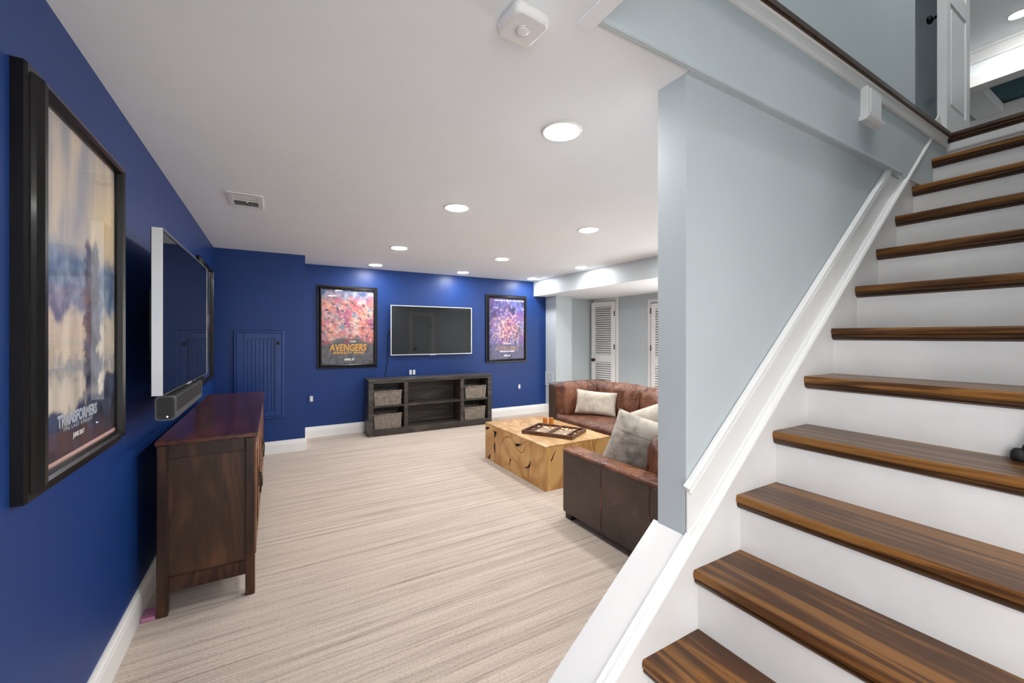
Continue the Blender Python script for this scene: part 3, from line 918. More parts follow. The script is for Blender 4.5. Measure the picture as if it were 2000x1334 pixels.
def poster(name, lab, loc, rot, w, h, art, nx=90, ny=130, words=(), edge=None):
    t = thing(name, lab, 'framed poster', loc, rot, 'framed posters on the blue walls')
    bm = new(); ringframe(bm, w, h, FP); obj('frame', bm, black_gloss, t, world=False)
    bm = new(); box(bm, 0.03, w - 0.03, 0.03, h - 0.03, 0.001, 0.020); obj('backing', bm, black_matt, t, world=False)
    iw, ih, a0 = w - 0.104, h - 0.104, 0.052
    me = bpy.data.meshes.new('print')
    vs = [(a0 + iw * i / nx, a0 + ih * j / ny, 0.0215) for j in range(ny + 1) for i in range(nx + 1)]
    fs = [(j * (nx + 1) + i, j * (nx + 1) + i + 1, (j + 1) * (nx + 1) + i + 1, (j + 1) * (nx + 1) + i) for j in range(ny) for i in range(nx)]
    me.from_pydata(vs, [], fs)
    ca = me.color_attributes.new('ink', 'FLOAT_COLOR', 'POINT')
    for j in range(ny + 1):
        for i in range(nx + 1):
            c = art(i / nx, j / ny)
            ca.data[j * (nx + 1) + i].color = (*[max(0.0, min(1.0, k)) for k in c], 1)
    me.materials.append(printed)
    o = bpy.data.objects.new('print', me); COL.objects.link(o); o.parent = t
    for (s, size, x, y, mat, shear, bold, width) in words:
        lettering(t, s, size, a0 + iw * x, a0 + ih * y, 0.0222, mat, shear, bold, None if width is None else width * iw)
    bm = new(); box(bm, 0.048, w - 0.048, 0.048, h - 0.048, 0.027, 0.030); obj('glass', bm, glass, t, world=False)
    if edge:
        bm = new(); box(bm, a0, w - a0, a0, a0 + 0.010, 0.0218, 0.0232); obj('paper_margin', bm, edge, t, world=False)
    return t
def nz(x, y, s, seed=0.0): return noise.noise(Vector((x * s + seed, y * s * 1.45 + seed, seed)))
def fb(x, y, s, seed=0.0): return nz(x, y, s, seed) + 0.5 * nz(x, y, s * 2.1, seed + 5) + 0.25 * nz(x, y, s * 4.3, seed + 9)
def mixc(a, b, t):
    t = max(0, min(1, t)); return tuple(p + (q - p) * t for p, q in zip(a, b))
def art_fire(x, y):
    """abstract: glowing rose and red cloud with dark flecks over slate, dark grey foot"""
    f = fb(x, y, 4, 1); g = fb(x, y, 12, 3); k = fb(x, y, 26, 8)
    c = mixc((0.50, 0.10, 0.10), (0.72, 0.34, 0.27), 0.5 + 1.0 * f)
    c = mixc(c, (0.36, 0.10, 0.24), 0.25 + 1.5 * nz(x, y, 3.5, 20))
    c = mixc(c, (0.72, 0.56, 0.50), max(0, 1.2 * nz(x, y, 7, 41) + 0.1))
    c = mixc(c, (0.07, 0.06, 0.10), max(0, g * 2.0 - 0.12))
    c = mixc(c, (0.20, 0.27, 0.36), max(0, nz(x, y, 9, 55) * 2.2 - 0.45))
    c = mixc(c, (0.85, 0.70, 0.62), max(0, k * 2.0 - 0.55))
    c = mixc(c, (0.62, 0.20, 0.06), max(0, 1 - abs(fb(x, y, 5, 31)) * 9) * 0.6)
    top = max(0, min(1, (y - 0.84) * 8 + 0.8 * f))
    c = mixc(c, mixc((0.07, 0.11, 0.24), (0.34, 0.36, 0.46), 0.5 + 1.2 * g), top)
    foot = (0.30 + 0.075 * math.cos((x - 0.5) * 3.1) + 0.03 * f - y) * 22
    return mixc(c, mixc((0.085, 0.085, 0.095), (0.15, 0.15, 0.16), 0.5 + g), foot)
def art_storm(x, y):
    """abstract: violet and ultramarine streaks with a pink-red glow in the middle"""
    s = fb(x * 0.6 + y * 0.9, y * 0.5 - x * 0.5, 6, 2); g = fb(x, y, 14, 4); k = fb(x, y, 24, 7)
    c = mixc((0.035, 0.04, 0.11), (0.12, 0.13, 0.42), 0.45 + s)
    c = mixc(c, (0.18, 0.07, 0.30), 0.3 + 0.9 * nz(x, y, 3.5, 12))
    r = math.hypot((x - 0.52) / 0.48, (y - 0.50) / 0.30)
    c = mixc(c, mixc((0.60, 0.12, 0.16), (0.75, 0.42, 0.40), 0.5 + g * 1.2), (1.0 - r) * 0.9 + 0.7 * g)
    c = mixc(c, (0.035, 0.03, 0.06), max(0, k * 1.6 - 0.05) * (1.25 - min(1, r)))
    c = mixc(c, (0.72, 0.74, 0.92), max(0, 1 - abs(fb(x * 0.5 + y * 0.5, x - y * 0.3, 4.5, 17)) * 26) * 0.7)
    c = mixc(c, (0.70, 0.50, 0.46), max(0, g * 2.0 - 0.5) * max(0, 1.2 - r))
    foot = (0.27 + 0.03 * s - y) * 14
    c = mixc(c, mixc((0.05, 0.05, 0.10), (0.10, 0.09, 0.22), 0.5 + g), foot)
    if 0.955 < y < 0.975 and x > 0.12 and nz(x, 0, 30, 6) > -0.1: c = mixc(c, (0.75, 0.78, 0.85), 0.7)
    return c
def art_desert(x, y):
    """abstract: pale streaked sky, slate-blue haze, cream plain, dark rocks in front"""
    f = fb(x * 1.4, y * 0.35, 6, 3); g = fb(x, y, 9, 5); k = fb(x, y, 18, 2)
    c = mixc((0.30, 0.30, 0.34), (0.60, 0.50, 0.40), 0.5 + 1.1 * f)
    c = mixc(c, (0.80, 0.60, 0.30), max(0, 1 - math.hypot((x - 0.85) / 0.35, (y - 0.78) / 0.25)) * 0.85)
    hz = max(0, min(1, (0.655 + 0.03 * f - y) * 20))
    c = mixc(c, mixc((0.055, 0.10, 0.20), (0.24, 0.30, 0.40), 0.5 + 1.2 * g), hz)
    pl = max(0, min(1, (0.455 + 0.05 * g - y) * 22))
    c = mixc(c, mixc((0.46, 0.39, 0.31), (0.68, 0.60, 0.49), 0.5 + f), pl)
    c = mixc(c, (0.17, 0.20, 0.27), pl * max(0, min(1, 1 - abs(y - 0.27 - 0.04 * k) * 22)) * 0.7)
    # weathered dark rock stack rising from the plain
    st_ = 0.125 * (1 - 0.55 * max(0, y - 0.45)) + 0.05 * k + 0.03 * g
    col_ = max(0, min(1, (st_ - abs(x - 0.64 - 0.03 * g)) * 34)) * max(0, min(1, (0.71 + 0.06 * g - y) * 20)) * max(0, min(1, (y - 0.10) * 9))
    c = mixc(c, mixc((0.016, 0.017, 0.035), (0.12, 0.11, 0.16), 0.42 + g + 0.5 * k), col_)
    rk = (0.15 + 0.20 * max(0, x - 0.35) ** 1.2 + 0.09 * g + 0.03 * k - y) * 26
    c = mixc(c, mixc((0.012, 0.014, 0.026), (0.060, 0.075, 0.14), 0.45 + g + k * 0.5), rk)
    lf = (0.40 - 0.5 * x + 0.06 * k - y) * 26
    c = mixc(c, (0.085, 0.07, 0.06), max(0, min(1, lf)) * max(0, min(1, (y - 0.30 + 0.05 * g) * 20)) * 0.8)
    c = mixc(c, (0.075, 0.036, 0.028), max(0, min(1, (0.10 + 0.03 * f - y) * 24)) * (0.6 + 0.5 * f) * max(0, min(1, 1.6 - 2 * abs(x - 0.55))))
    return c
def art_night(x, y):
    """abstract: black and blue-grey mottling with a pale and red band in the middle"""
    f = fb(x, y, 6, 6); g = fb(x, y, 15, 3)
    c = mixc((0.012, 0.014, 0.022), (0.085, 0.085, 0.13), 0.4 + f)
    c = mixc(c, (0.55, 0.50, 0.50), max(0, 1 - abs(y - 0.54) / 0.07) * (0.5 + g))
    c = mixc(c, (0.30, 0.03, 0.06), max(0, 1 - abs(y - 0.47) / 0.03) * 0.8 + max(0, 1 - abs(y - 0.63) / 0.02) * 0.8)
    c = mixc(c, (0.06, 0.08, 0.20), max(0, min(1, (0.2 - y) * 6)))
    return c
poster('poster_frame', 'black framed film poster with pale sky and rocky plain, nearest on the left wall', (XL, 1.412, 0.876), LEFTROT, 0.690, 1.052, art_desert, 90, 130,
       (('TRANSFORMERS', 0.046, 0.455, 0.100, ink['silver'], 0, 0.0022, 0.49), ('THE LAST KNIGHT', 0.015, 0.455, 0.083, ink['silver'], 0, 0.0, 0.38), ('JUNE 2017', 0.019, 0.452, 0.052, ink['white'], 0, 0.0004, 0.14)), ink['rose'])
poster('poster_frame', 'black framed dark poster on the left wall half hidden by the television', (XL, 4.03, 0.862), LEFTROT, 0.688, 1.052, art_night, 60, 90)
poster('poster_frame', 'black framed film poster of red and orange glow, left of the far television', (0.470, YB, 0.860), BACKROT, 0.738, 1.065, art_fire, 100, 145,
       (('MARVEL', 0.026, 0.475, 0.297, ink['red'], 0, 0.0012, 0.11), ('STUDIOS', 0.026, 0.59, 0.297, ink['white'], 0, 0.0008, 0.12),
        ('AVENGERS', 0.122, 0.50, 0.180, ink['gold'], 0.12, 0.003, 0.72), ('INFINITY WAR', 0.040, 0.515, 0.137, ink['gold'], 0, 0.001, 0.60), ('APRIL 27', 0.034, 0.52, 0.050, ink['white'], 0.15, 0.0014, 0.20)))
poster('poster_frame', 'black framed film poster of violet and pink streaks, right of the far television', (2.842, YB, 0.862), BACKROT, 0.742, 1.065, art_storm, 100, 145,
       (('MARVEL STUDIOS', 0.024, 0.52, 0.243, ink['white'], 0, 0.0008, 0.19),
        ('AVENGERS', 0.085, 0.50, 0.145, ink['rose'], 0.1, 0.003, 0.66), ('AVENGERS', 0.083, 0.502, 0.1462, ink['plum'], 0.1, 0.0, 0.645),
        ('ENDGAME', 0.026, 0.515, 0.115, ink['white'], 0, 0.001, 0.42), ('APRIL 26', 0.034, 0.50, 0.042, ink['white'], 0.15, 0.0014, 0.19)))

# =================================================================== TELEVISIONS
def television(lab, loc, rot, w, h, d, gap, bz, fr=1.0):
    t = thing('television', lab, 'television', loc, rot)
    bm = new(); ringframe(bm, w, h, [(0, gap), (0, gap + d), (bz * fr, gap + d), (bz * fr, gap)]); obj('bezel', bm, silver, t, world=False)
    if fr < 1:
        bm = new(); ringframe(bm, w, h, [(bz * fr, gap), (bz * fr, gap + d - 0.001), (bz + 0.001, gap + d - 0.001), (bz + 0.001, gap)]); obj('front_frame', bm, black_gloss, t, world=False)
    bm = new(); box(bm, bz, w - bz, bz, h - bz, gap + d * 0.5, gap + d - 0.003); obj('screen', bm, screen, t, world=False)
    bm = new(); box(bm, 0.004, w - 0.004, 0.004, h - 0.004, gap - 0.004, gap + d * 0.5, 0.003, 1); box(bm, w * 0.15, w * 0.85, 0.02, h * 0.55, gap - 0.022, gap, 0.008, 1); obj('back_cover', bm, black_matt, t, world=False)
    bm = new(); box(bm, w / 2 - 0.05, w / 2 + 0.05, -0.008, 0.004, gap + d * 0.4, gap + d, 0.002, 1); obj('logo_lip', bm, silver, t, world=False)
    return t
tvb = television('wall mounted television with thin silver frame between the two far posters', (1.368, YB, 1.013), BACKROT, 1.200, 0.686, 0.034, 0.062, 0.011)
bm = new(); box(bm, 0.40, 0.80, 0.16, 0.52, 0.0, 0.045, 0.004, 1); obj('wall_bracket', bm, black_matt, tvb, world=False)
# left television, turned a little off the wall
ang = math.atan2(0.013, 1.17)
tl = Vector((-0.395, 2.18, 1.03))
tva = television('large television with silver edge on the left wall above the wooden chest', (tl.x - 0.075, tl.y, tl.z), (R(90), 0, R(90) - ang), 1.172, 0.690, 0.036, 0.039, 0.010, 0.12)
bm = new(); box(bm, XL, XL + 0.02, 2.62, 2.92, 1.22, 1.50, 0.003, 1); obj('wall_plate', bm, black_matt, tva)
for a in (2.57, 2.95):
    bm = new(); box(bm, XL + 0.012, XL + 0.03, a, a + 0.035, 1.20, 1.50, 0.004, 1); obj('bracket_rail', bm, black_matt, tva)
bm = new(); box(bm, XL + 0.02, -0.43, 2.72, 2.82, 1.32, 1.40, 0.004, 1); obj('mount_arm', bm, black_matt, tva)
# cables
def cable(pts, r, lab, n=8):
    bm = new(); tube(bm, spline(pts, 8), r); tag(base(obj('cable', bm, black_matt)), lab, 'cable')
cable([(1.40, YB - 0.03, 1.40), (1.352, YB - 0.008, 1.30), (1.345, YB - 0.006, 1.1), (1.352, YB - 0.006, 0.95), (1.318, YB - 0.006, 0.76), (1.31, YB - 0.012, 0.66)], 0.006, 'thin black cable hanging from the far television down to the media console')
cable([(XL + 0.02, 2.60, 1.36), (XL + 0.03, 2.57, 1.28), (XL + 0.006, 2.62, 1.18), (XL + 0.02, 2.58, 1.10), (XL + 0.008, 2.62, 1.05)], 0.005, 'black cable looping on the wall behind the left television')

# soundbar
t = thing('soundbar', 'black soundbar with grey end frame under the left television', 'soundbar', (-0.398, 2.62, 0.918))
sx0, sx1, sy0, sy1, sz0, sz1 = -0.432, -0.366, 2.25, 2.99, 0.918, 1.018
bm = new(); box(bm, sx0, sx1, sy0 + 0.012, sy1 - 0.012, sz0, sz1, 0.010, 3); obj('grille', bm, speaker_cloth, t)
def endcap(ya, yb, mat, name, grow):
    bm = new()
    w2, h2, r2 = (sx1 - sx0) / 2 + grow, (sz1 - sz0) / 2 + grow, 0.014
    cxm, czm = (sx0 + sx1) / 2, (sz0 + sz1) / 2
    poly = []
    for ccx, ccz, a0 in ((w2 - r2, h2 - r2, 0), (-w2 + r2, h2 - r2, 90), (-w2 + r2, -h2 + r2, 180), (w2 - r2, -h2 + r2, 270)):
        for k in range(6):
            a = R(a0 + 90 * k / 5); poly.append((cxm + ccx + r2 * math.cos(a), czm + ccz + r2 * math.sin(a)))
    prism(bm, poly, 1, ya, yb)
    return obj(name, bm, mat, t)
endcap(sy0, sy0 + 0.016, grey_plastic, 'end_frame', 0.002)
endcap(sy1 - 0.016, sy1, grey_plastic, 'end_frame', 0.002)
ef = endcap(sy0 - 0.0015, sy0 + 0.002, black_matt, 'end_panel', -0.004)
for k in range(4):
    bm = new(); lathe(bm, [(0.0028, 0), (0.0036, 0.0006), (0.0028, 0.0012)], (-0.417 + k * 0.012, sy0 - 0.0015, 0.932), (0, -1, 0), 12); obj('button', bm, grey_plastic, ef)
bm = new(); lathe(bm, [(0, 0.001), (0.0025, 0)], (-0.393, sy0 - 0.0018, 0.932), (0, -1, 0), 12); label(obj('indicator_light', bm, led, ef), 'lit white indicator light')
bm = new(); box(bm, sx1 - 0.002, sx1 + 0.0015, sy0 + 0.016, sy1 - 0.016, sz0 + 0.004, sz0 + 0.030); obj('trim_strip', bm, grey_plastic, t)
bm = new(); box(bm, XL, sx0 + 0.004, 2.80, 2.94, 0.95, 0.99); obj('wall_bracket', bm, black_matt, t)

# =================================================================== DARK WOODEN CHEST (left)
t = thing('sideboard', 'dark mahogany sideboard with glossy top below the left television', 'sideboard', (-0.27, 3.27, 0))
CX0, CX1, CY0, CY1, CZ = -0.458, -0.082, 2.40, 4.13, 0.800
bm = new(); box(bm, CX0 - 0.006, CX1 + 0.012, CY0 - 0.008, CY1 + 0.008, CZ - 0.022, CZ, 0.004, 2); obj('top', bm, chest_top, t)
pw = 0.040
for (px, py) in ((CX0, CY0), (CX1 - pw, CY0), (CX0, CY1 - pw), (CX1 - pw, CY1 - pw)):
    bm = new()
    z1 = CZ - 0.022
    vs = []
    tb = bmesh.new(); box(tb, px, px + pw, py, py + pw, 0.0, z1, 0.003, 1); join(bm, tb)
    obj('leg', bm, chest_w, t)
for yy, nm in ((CY0, 'near'), (CY1 - 0.03, 'far')):
    bm = new(); box(bm, CX0 + pw, CX1 - pw, yy + 0.004, yy + 0.030, CZ - 0.085, CZ - 0.022, 0.002, 1); obj('rail', bm, chest_w, t)
    bm = new(); box(bm, CX0 + pw, CX1 - pw, yy + 0.004, yy + 0.030, 0.105, 0.172, 0.002, 1); obj('rail', bm, chest_w, t)
    bm = new(); box(bm, CX0 + pw - 0.004, CX1 - pw + 0.004, yy + 0.014, yy + 0.022, 0.17, CZ - 0.083); label(obj('side_panel', bm, chest_panel, t), 'lighter recessed walnut end panel')
bm = new(); box(bm, CX0 + 0.004, CX0 + 0.014, CY0 + pw, CY1 - pw, 0.12, CZ - 0.022); obj('back_panel', bm, chest_w, t)
bm = new(); box(bm, CX0 + 0.01, CX1 - 0.01, CY0 + 0.02, CY1 - 0.02, 0.13, 0.15); obj('bottom_board', bm, chest_w, t)
bm = new(); box(bm, CX1 - 0.028, CX1 - 0.006, CY0 + pw, CY1 - pw, CZ - 0.06, CZ - 0.022, 0.002, 1); obj('rail', bm, chest_w, t)
bm = new()   # shaped apron
pts = [(CY0 + pw, 0.17), (CY1 - pw, 0.17), (CY1 - pw, 0.10)] + [(CY1 - pw - (CY1 - CY0 - 2 * pw) * k / 16, 0.10 + 0.04 * math.sin(math.pi * k / 16) ** 0.6) for k in range(1, 16)] + [(CY0 + pw, 0.10)]
prism(bm, pts, 0, CX1 - 0.024, CX1 - 0.006); obj('apron', bm, chest_w, t)
nd = 4; dw = (CY1 - CY0 - 2 * pw) / nd
for k in range(nd):
    ya = CY0 + pw + k * dw + 0.004; yb = ya + dw - 0.008
    bm = new()
    for a in ((ya, ya + 0.05, 0.18, CZ - 0.065), (yb - 0.05, yb, 0.18, CZ - 0.065), (ya + 0.05, yb - 0.05, 0.18, 0.23), (ya + 0.05, yb - 0.05, CZ - 0.115, CZ - 0.065)):
        box(bm, CX1 - 0.022, CX1 + 0.004, *a, 0.002, 1)
    dr = obj('door', bm, chest_front, t)
    bm = new(); box(bm, CX1 - 0.014, CX1 - 0.006, ya + 0.048, yb - 0.048, 0.228, CZ - 0.113); obj('door_panel', bm, chest_front, dr)
    yk = yb - 0.025 if k % 2 == 0 else ya + 0.025
    bm = new(); box(bm, CX1 + 0.003, CX1 + 0.008, yk - 0.012, yk + 0.012, 0.40, 0.50, 0.002, 1); cyl(bm, (CX1 + 0.006, yk, 0.46), (CX1 + 0.018, yk, 0.46), 0.006, None, 10)
    tube(bm, [(CX1 + 0.016, yk, 0.462), (CX1 + 0.017, yk, 0.42), (CX1 + 0.014, yk, 0.36)], 0.004); obj('handle', bm, bronze, dr)
# pink object on the carpet behind the chest leg
bm = new(); box(bm, -0.514, -0.462, 2.40, 2.49, 0.0, 0.016, 0.004, 2); tag(base(obj('pink_strip', bm, pinkm)), 'pink plastic strip on the carpet between baseboard and sideboard leg', 'strip')

# =================================================================== MEDIA CONSOLE with baskets
MR = R(-1.2)
mt = thing('media_console', 'low dark grey wooden media console with open shelves under the far television', 'media console', (1.028, 5.372, 0), (0, 0, MR))
MW, MD, MH = 1.722, 0.300, 0.720
def mbox(name, *a, bev=0.002):
    bm = new(); box(bm, *a, bev, 1); return obj(name, bm, media_w, mt, world=False)
mbox('top', -0.004, MW + 0.004, -0.006, MD, MH - 0.028, MH, bev=0.003)
mbox('side_panel', 0, 0.06, 0, MD, 0, MH - 0.028); mbox('side_panel', MW - 0.06, MW, 0, MD, 0, MH - 0.028)
D1, D2 = (0.448, 0.500), (1.236, 1.290)
for a, b in (D1, D2): mbox('divider', a, b, 0.001, MD - 0.01, 0.085, MH - 0.028)
mbox('top_rail', 0.06, MW - 0.06, 0.001, 0.022, MH - 0.050, MH - 0.028)
mbox('plinth', 0.06, MW - 0.06, 0.001, 0.022, 0, 0.086)
mbox('bottom_shelf', 0.06, MW - 0.06, 0.022, MD - 0.01, 0.066, 0.086)
SHZ = 0.386
for a, b in ((0.06, D1[0]), (D1[1], D2[0]), (D2[1], MW - 0.06)): mbox('shelf', a, b, 0.006, MD - 0.01, SHZ - 0.025, SHZ)
mbox('back_panel', 0.06, MW - 0.06, MD - 0.010, MD - 0.002, 0.086, MH - 0.028)
MM = RM[mt.name]
def basket_mesh(w, d, h):
    bm = new()
    rows, t_ = 11, 0.010
    def ring(w_, d_, n):
        pts = []
        for k in range(n):
            s = k / n * 2 * (w_ + d_)
            if s < w_: p = (-w_ / 2 + s, -d_ / 2, 0, -1)
            elif s < w_ + d_: p = (w_ / 2, -d_ / 2 + s - w_, 1, 0)
            elif s < 2 * w_ + d_: p = (w_ / 2 - (s - w_ - d_), d_ / 2, 0, 1)
            else: p = (-w_ / 2, d_ / 2 - (s - 2 * w_ - d_), -1, 0)
            pts.append(p)
        return pts
    n = 96
    loops = []
    for j in range(rows * 2 + 1):
        z = h * j / (rows * 2)
        k = 0.94 + 0.06 * j / (rows * 2)
        R_ = ring(w * k, d * k, n)
        lp = []
        for i, (x, y, nx_, ny_) in enumerate(R_):
            o = 0.0032 * (1 if ((i // 2 + j // 2) % 2 == 0) else -1) * (1 if j % 2 else 0.2)
            lp.append(bm.verts.new((x + nx_ * o, y + ny_ * o, z)))
        loops.append(lp)
    for A_, B_ in zip(loops, loops[1:]):
        for i in range(n):
            bm.faces.new((A_[i], A_[(i + 1) % n], B_[(i + 1) % n], B_[i]))
    inner = []
    for z in (h, 0.008):
        inner.append([bm.verts.new((x, y, z)) for x, y, _, _ in ring(w - 2 * t_, d - 2 * t_, n)])
    for i in range(n):
        bm.faces.new((loops[-1][i], loops[-1][(i + 1) % n], inner[0][(i + 1) % n], inner[0][i]))
        bm.faces.new((inner[0][i], inner[0][(i + 1) % n], inner[1][(i + 1) % n], inner[1][i]))
    bm.faces.new(inner[1]); bm.faces.new(loops[0][::-1])
    return bm
for k, (x, w, z, lab) in enumerate(((0.245, 0.352, SHZ, 'grey wicker basket on the upper left shelf of the media console'),
                                    (0.245, 0.352, 0.086, 'grey wicker basket on the lower left shelf of the media console'),
                                    (1.478, 0.325, SHZ, 'grey wicker basket on the upper right shelf of the media console'),
                                    (1.466, 0.325, 0.086, 'grey wicker basket on the lower right shelf of the media console'))):
    hh = 0.180 if k < 2 else 0.172
    loc = MM @ Vector((x, 0.135, z))
    t = thing('wicker_basket', lab, 'basket', loc, (0, 0, MR), 'wicker baskets in the media console')
    obj('body', basket_mesh(w, 0.235, hh), wicker, t, world=False)
    bm = new()
    c = [(-w / 2, -0.1175), (w / 2, -0.1175), (w / 2, 0.1175), (-w / 2, 0.1175)]
    for i in range(4):
        a, b = c[i], c[(i + 1) % 4]
        cyl(bm, (a[0] * 0.985, a[1] * 0.985, hh), (b[0] * 0.985, b[1] * 0.985, hh), 0.0085, None, 8)
    obj('rim', bm, wicker, t, world=False)

# =================================================================== WALL OUTLETS
def outlet(x, z, lab, two=False):
    t = thing('wall_outlet', lab, 'outlet', (x, YB, z - 0.06), (0, 0, 0), 'electrical outlets on the far blue wall')
    bm = new(); box(bm, x - (0.06 if two else 0.038), x + (0.06 if two else 0.038), YB - 0.006, YB, z - 0.062, z + 0.062, 0.002, 1); obj('cover_plate', bm, blue_trim, t)
    for dx in ((-0.025, 0.025) if two else (0,)):
        bm = new(); box(bm, x + dx - 0.017, x + dx + 0.017, YB - 0.010, YB - 0.004, z - 0.034, z + 0.034, 0.003, 1); so = obj('socket', bm, white_plastic, t)
        for dz in (-0.018, 0.016):
            for ds in (-0.006, 0.006):
                bm = new(); box(bm, x + dx + ds - 0.0012, x + dx + ds + 0.0012, YB - 0.0106, YB - 0.0098, z + dz - 0.004, z + dz + 0.004); obj('slot', bm, shade_fill, so)
outlet(0.406, 0.488, 'white wall outlet low on the blue wall left of the media console')
outlet(3.455, 0.455, 'white wall outlet low on the blue wall below the violet poster')
outlet(1.69, 0.765, 'double wall outlet just above the media console top', True)

# =================================================================== COFFEE TABLE of teak root
TX0, TX1, TY0, TY1, TH = 1.925, 2.632, 2.770, 3.882, 0.372
t = thing('coffee_table', 'low block coffee table of pale golden teak root with dark curving cracks', 'coffee table', ((TX0 + TX1) / 2, (TY0 + TY1) / 2, 0))
bm = new(); box(bm, TX0 + 0.014, TX1 - 0.002, TY0 + 0.014, TY1 - 0.002, 0.0, TH - 0.012); obj('core', bm, crack, t)
bm = new(); box(bm, TX0, TX1, TY0, TY1, TH - 0.014, TH, 0.002, 1); obj('top', bm, teak_top, t)
LEFTF = {}
from mathutils.geometry import tessellate_polygon
def prism(bm, poly, axis, t0, t1):
    """as above, for outlines with hollows"""
    poly = [p for i, p in enumerate(poly) if math.dist(p, poly[i - 1]) > 1e-5]
    def P(p, t):
        q = list(p); q.insert(axis, t); return Vector(q)
    a = [bm.verts.new(P(p, t0)) for p in poly]
    b = [bm.verts.new(P(p, t1)) for p in poly]
    k = len(poly)
    for i in range(k):
        bm.faces.new((a[i], a[(i + 1) % k], b[(i + 1) % k], b[i]))
    for tri in tessellate_polygon([[Vector((p[0], p[1], 0)) for p in poly]]):
        bm.faces.new([a[i] for i in tri]); bm.faces.new([b[i] for i in tri][::-1])
    return bm
def face_piece(pts, side, smooth=True):
    """pts on a vertical face: (s, z) with s = distance from the near corner"""
    bm = new()
    if side == 'left':
        prism(bm, [(TY0 + s, z) for s, z in pts], 0, TX0, TX0 + 0.016)
    else:
        prism(bm, [(TX0 + s, z) for s, z in pts], 1, TY0, TY0 + 0.016)
    obj('root_slab', bm, teak, t)
def cv(pts, n=6): return [(p.x, p.y) for p in spline([(a, b, 0) for a, b in pts], n)]
G = 0.0034
Lf = TY1 - TY0; ZT = TH - 0.0145
#  s runs from the near corner (0) to the far one (1.112)
C1 = [(0.295, 0.0), (0.269, 0.062), (0.253, 0.118), (0.242, 0.155), (0.235, 0.207), (0.229, 0.265), (0.229, 0.322), (0.221, ZT)]
C2 = [(0.818, 0.0), (0.804, 0.099), (0.77, 0.209), (0.731, 0.263), (0.679, 0.3), (0.628, 0.32), (0.578, 0.318), (0.529, 0.301), (0.481, 0.264), (0.446, 0.239),
      (0.401, 0.226), (0.367, 0.235), (0.339, 0.262), (0.325, 0.3), (0.32, 0.341), (0.317, ZT)]
C4 = [(0.925, 0.0), (0.905, 0.06), (0.90, 0.15), (0.905, 0.24), (0.895, 0.31), (0.90, ZT)]
c1 = cv(C1); c2 = cv(C2); c4 = cv(C4)
def vg(c, g):   # shift a curve sideways by g (the pieces stay apart)
    out = []
    for i, (s, z) in enumerate(c):
        a = c[max(0, i - 1)]; b = c[min(len(c) - 1, i + 1)]
        dx, dz = b[0] - a[0], b[1] - a[1]; l_ = math.hypot(dx, dz) or 1
        nz_ = z if i in (0, len(c) - 1) else min(ZT, max(0.002, z + dx / l_ * g))
        out.append((s - dz / l_ * g, nz_))
    return out
face_piece([(0.0, 0.0), (0.0, ZT)] + vg(c1, G)[::-1], 'left')
face_piece(vg(c1, -G) + vg(c2, G)[::-1], 'left')
face_piece(vg(c2, -G) + vg(c4, G)[::-1], 'left')
face_piece(vg(c4, -G * 0.6) + [(Lf, ZT), (Lf, 0.0)], 'left')
cav = cv([(0.505, 0.282), (0.464, 0.268), (0.412, 0.283), (0.356, 0.316), (0.322, 0.341)])
KNOTS = [[(0.356, 0.112), (0.29, 0.113), (0.242, 0.143), (0.235, 0.196), (0.249, 0.17), (0.269, 0.142), (0.301, 0.121)],
         [(0.59, 0.131), (0.572, 0.114), (0.584, 0.092), (0.59, 0.06), (0.603, 0.063), (0.596, 0.095)],
         [(0.901, 0.212), (0.887, 0.183), (0.89, 0.11), (0.901, 0.101), (0.915, 0.163)],
         [(0.923, 0.317), (0.859, 0.313), (0.901, 0.249), (0.911, 0.289)],
         [(1.1, 0.322), (1.01, 0.336), (1.055, 0.304), (1.097, 0.302)],
         [(0.995, 0.071), (1.002, 0.022), (1.047, 0.007)],
         [(0.493, 0.285), (0.401, 0.303), (0.418, 0.287), (0.464, 0.268)]]
KNOTS_FRONT = [[(0.05, 0.25), (0.07, 0.285), (0.10, 0.33), (0.105, 0.335), (0.075, 0.275), (0.055, 0.24)]]
# dark knots and gouges let into the face
def knot(pts, side='left'):
    bm = new()
    P = cv(pts + [pts[0]], 5)[:-1]
    if side == 'left': prism(bm, [(TY0 + s, z) for s, z in P], 0, TX0 - 0.0006, TX0 + 0.004)
    else: prism(bm, [(TX0 + s, z) for s, z in P], 1, TY0 - 0.0006, TY0 + 0.004)
    obj('knot_hole', bm, crack, t)
for k in KNOTS: knot(k)
bm = new(); prism(bm, [(TY0 + a, b + 0.003) for a, b in cav] + [(TY0 + a, b - 0.003) for a, b in cav][::-1], 0, TX0 - 0.0006, TX0 + 0.004); obj('crack_line', bm, crack, t)
for k in KNOTS_FRONT: knot(k, 'front')
Wf = TX1 - TX0
f1 = cv([(0.235, 0.0), (0.20, 0.10), (0.225, 0.20), (0.19, 0.28), (0.205, ZT)]); f2 = cv([(0.62, 0.0), (0.60, 0.10), (0.555, 0.2), (0.51, 0.30), (0.50, ZT)])
face_piece([(0.0163, 0.0)] + vg(f1, G) + [(0.0163, ZT)], 'front')
face_piece(vg(f1, -G) + vg(f2, G)[::-1], 'front')
face_piece(vg(f2, -G) + [(Wf, ZT), (Wf, 0.0)], 'front')

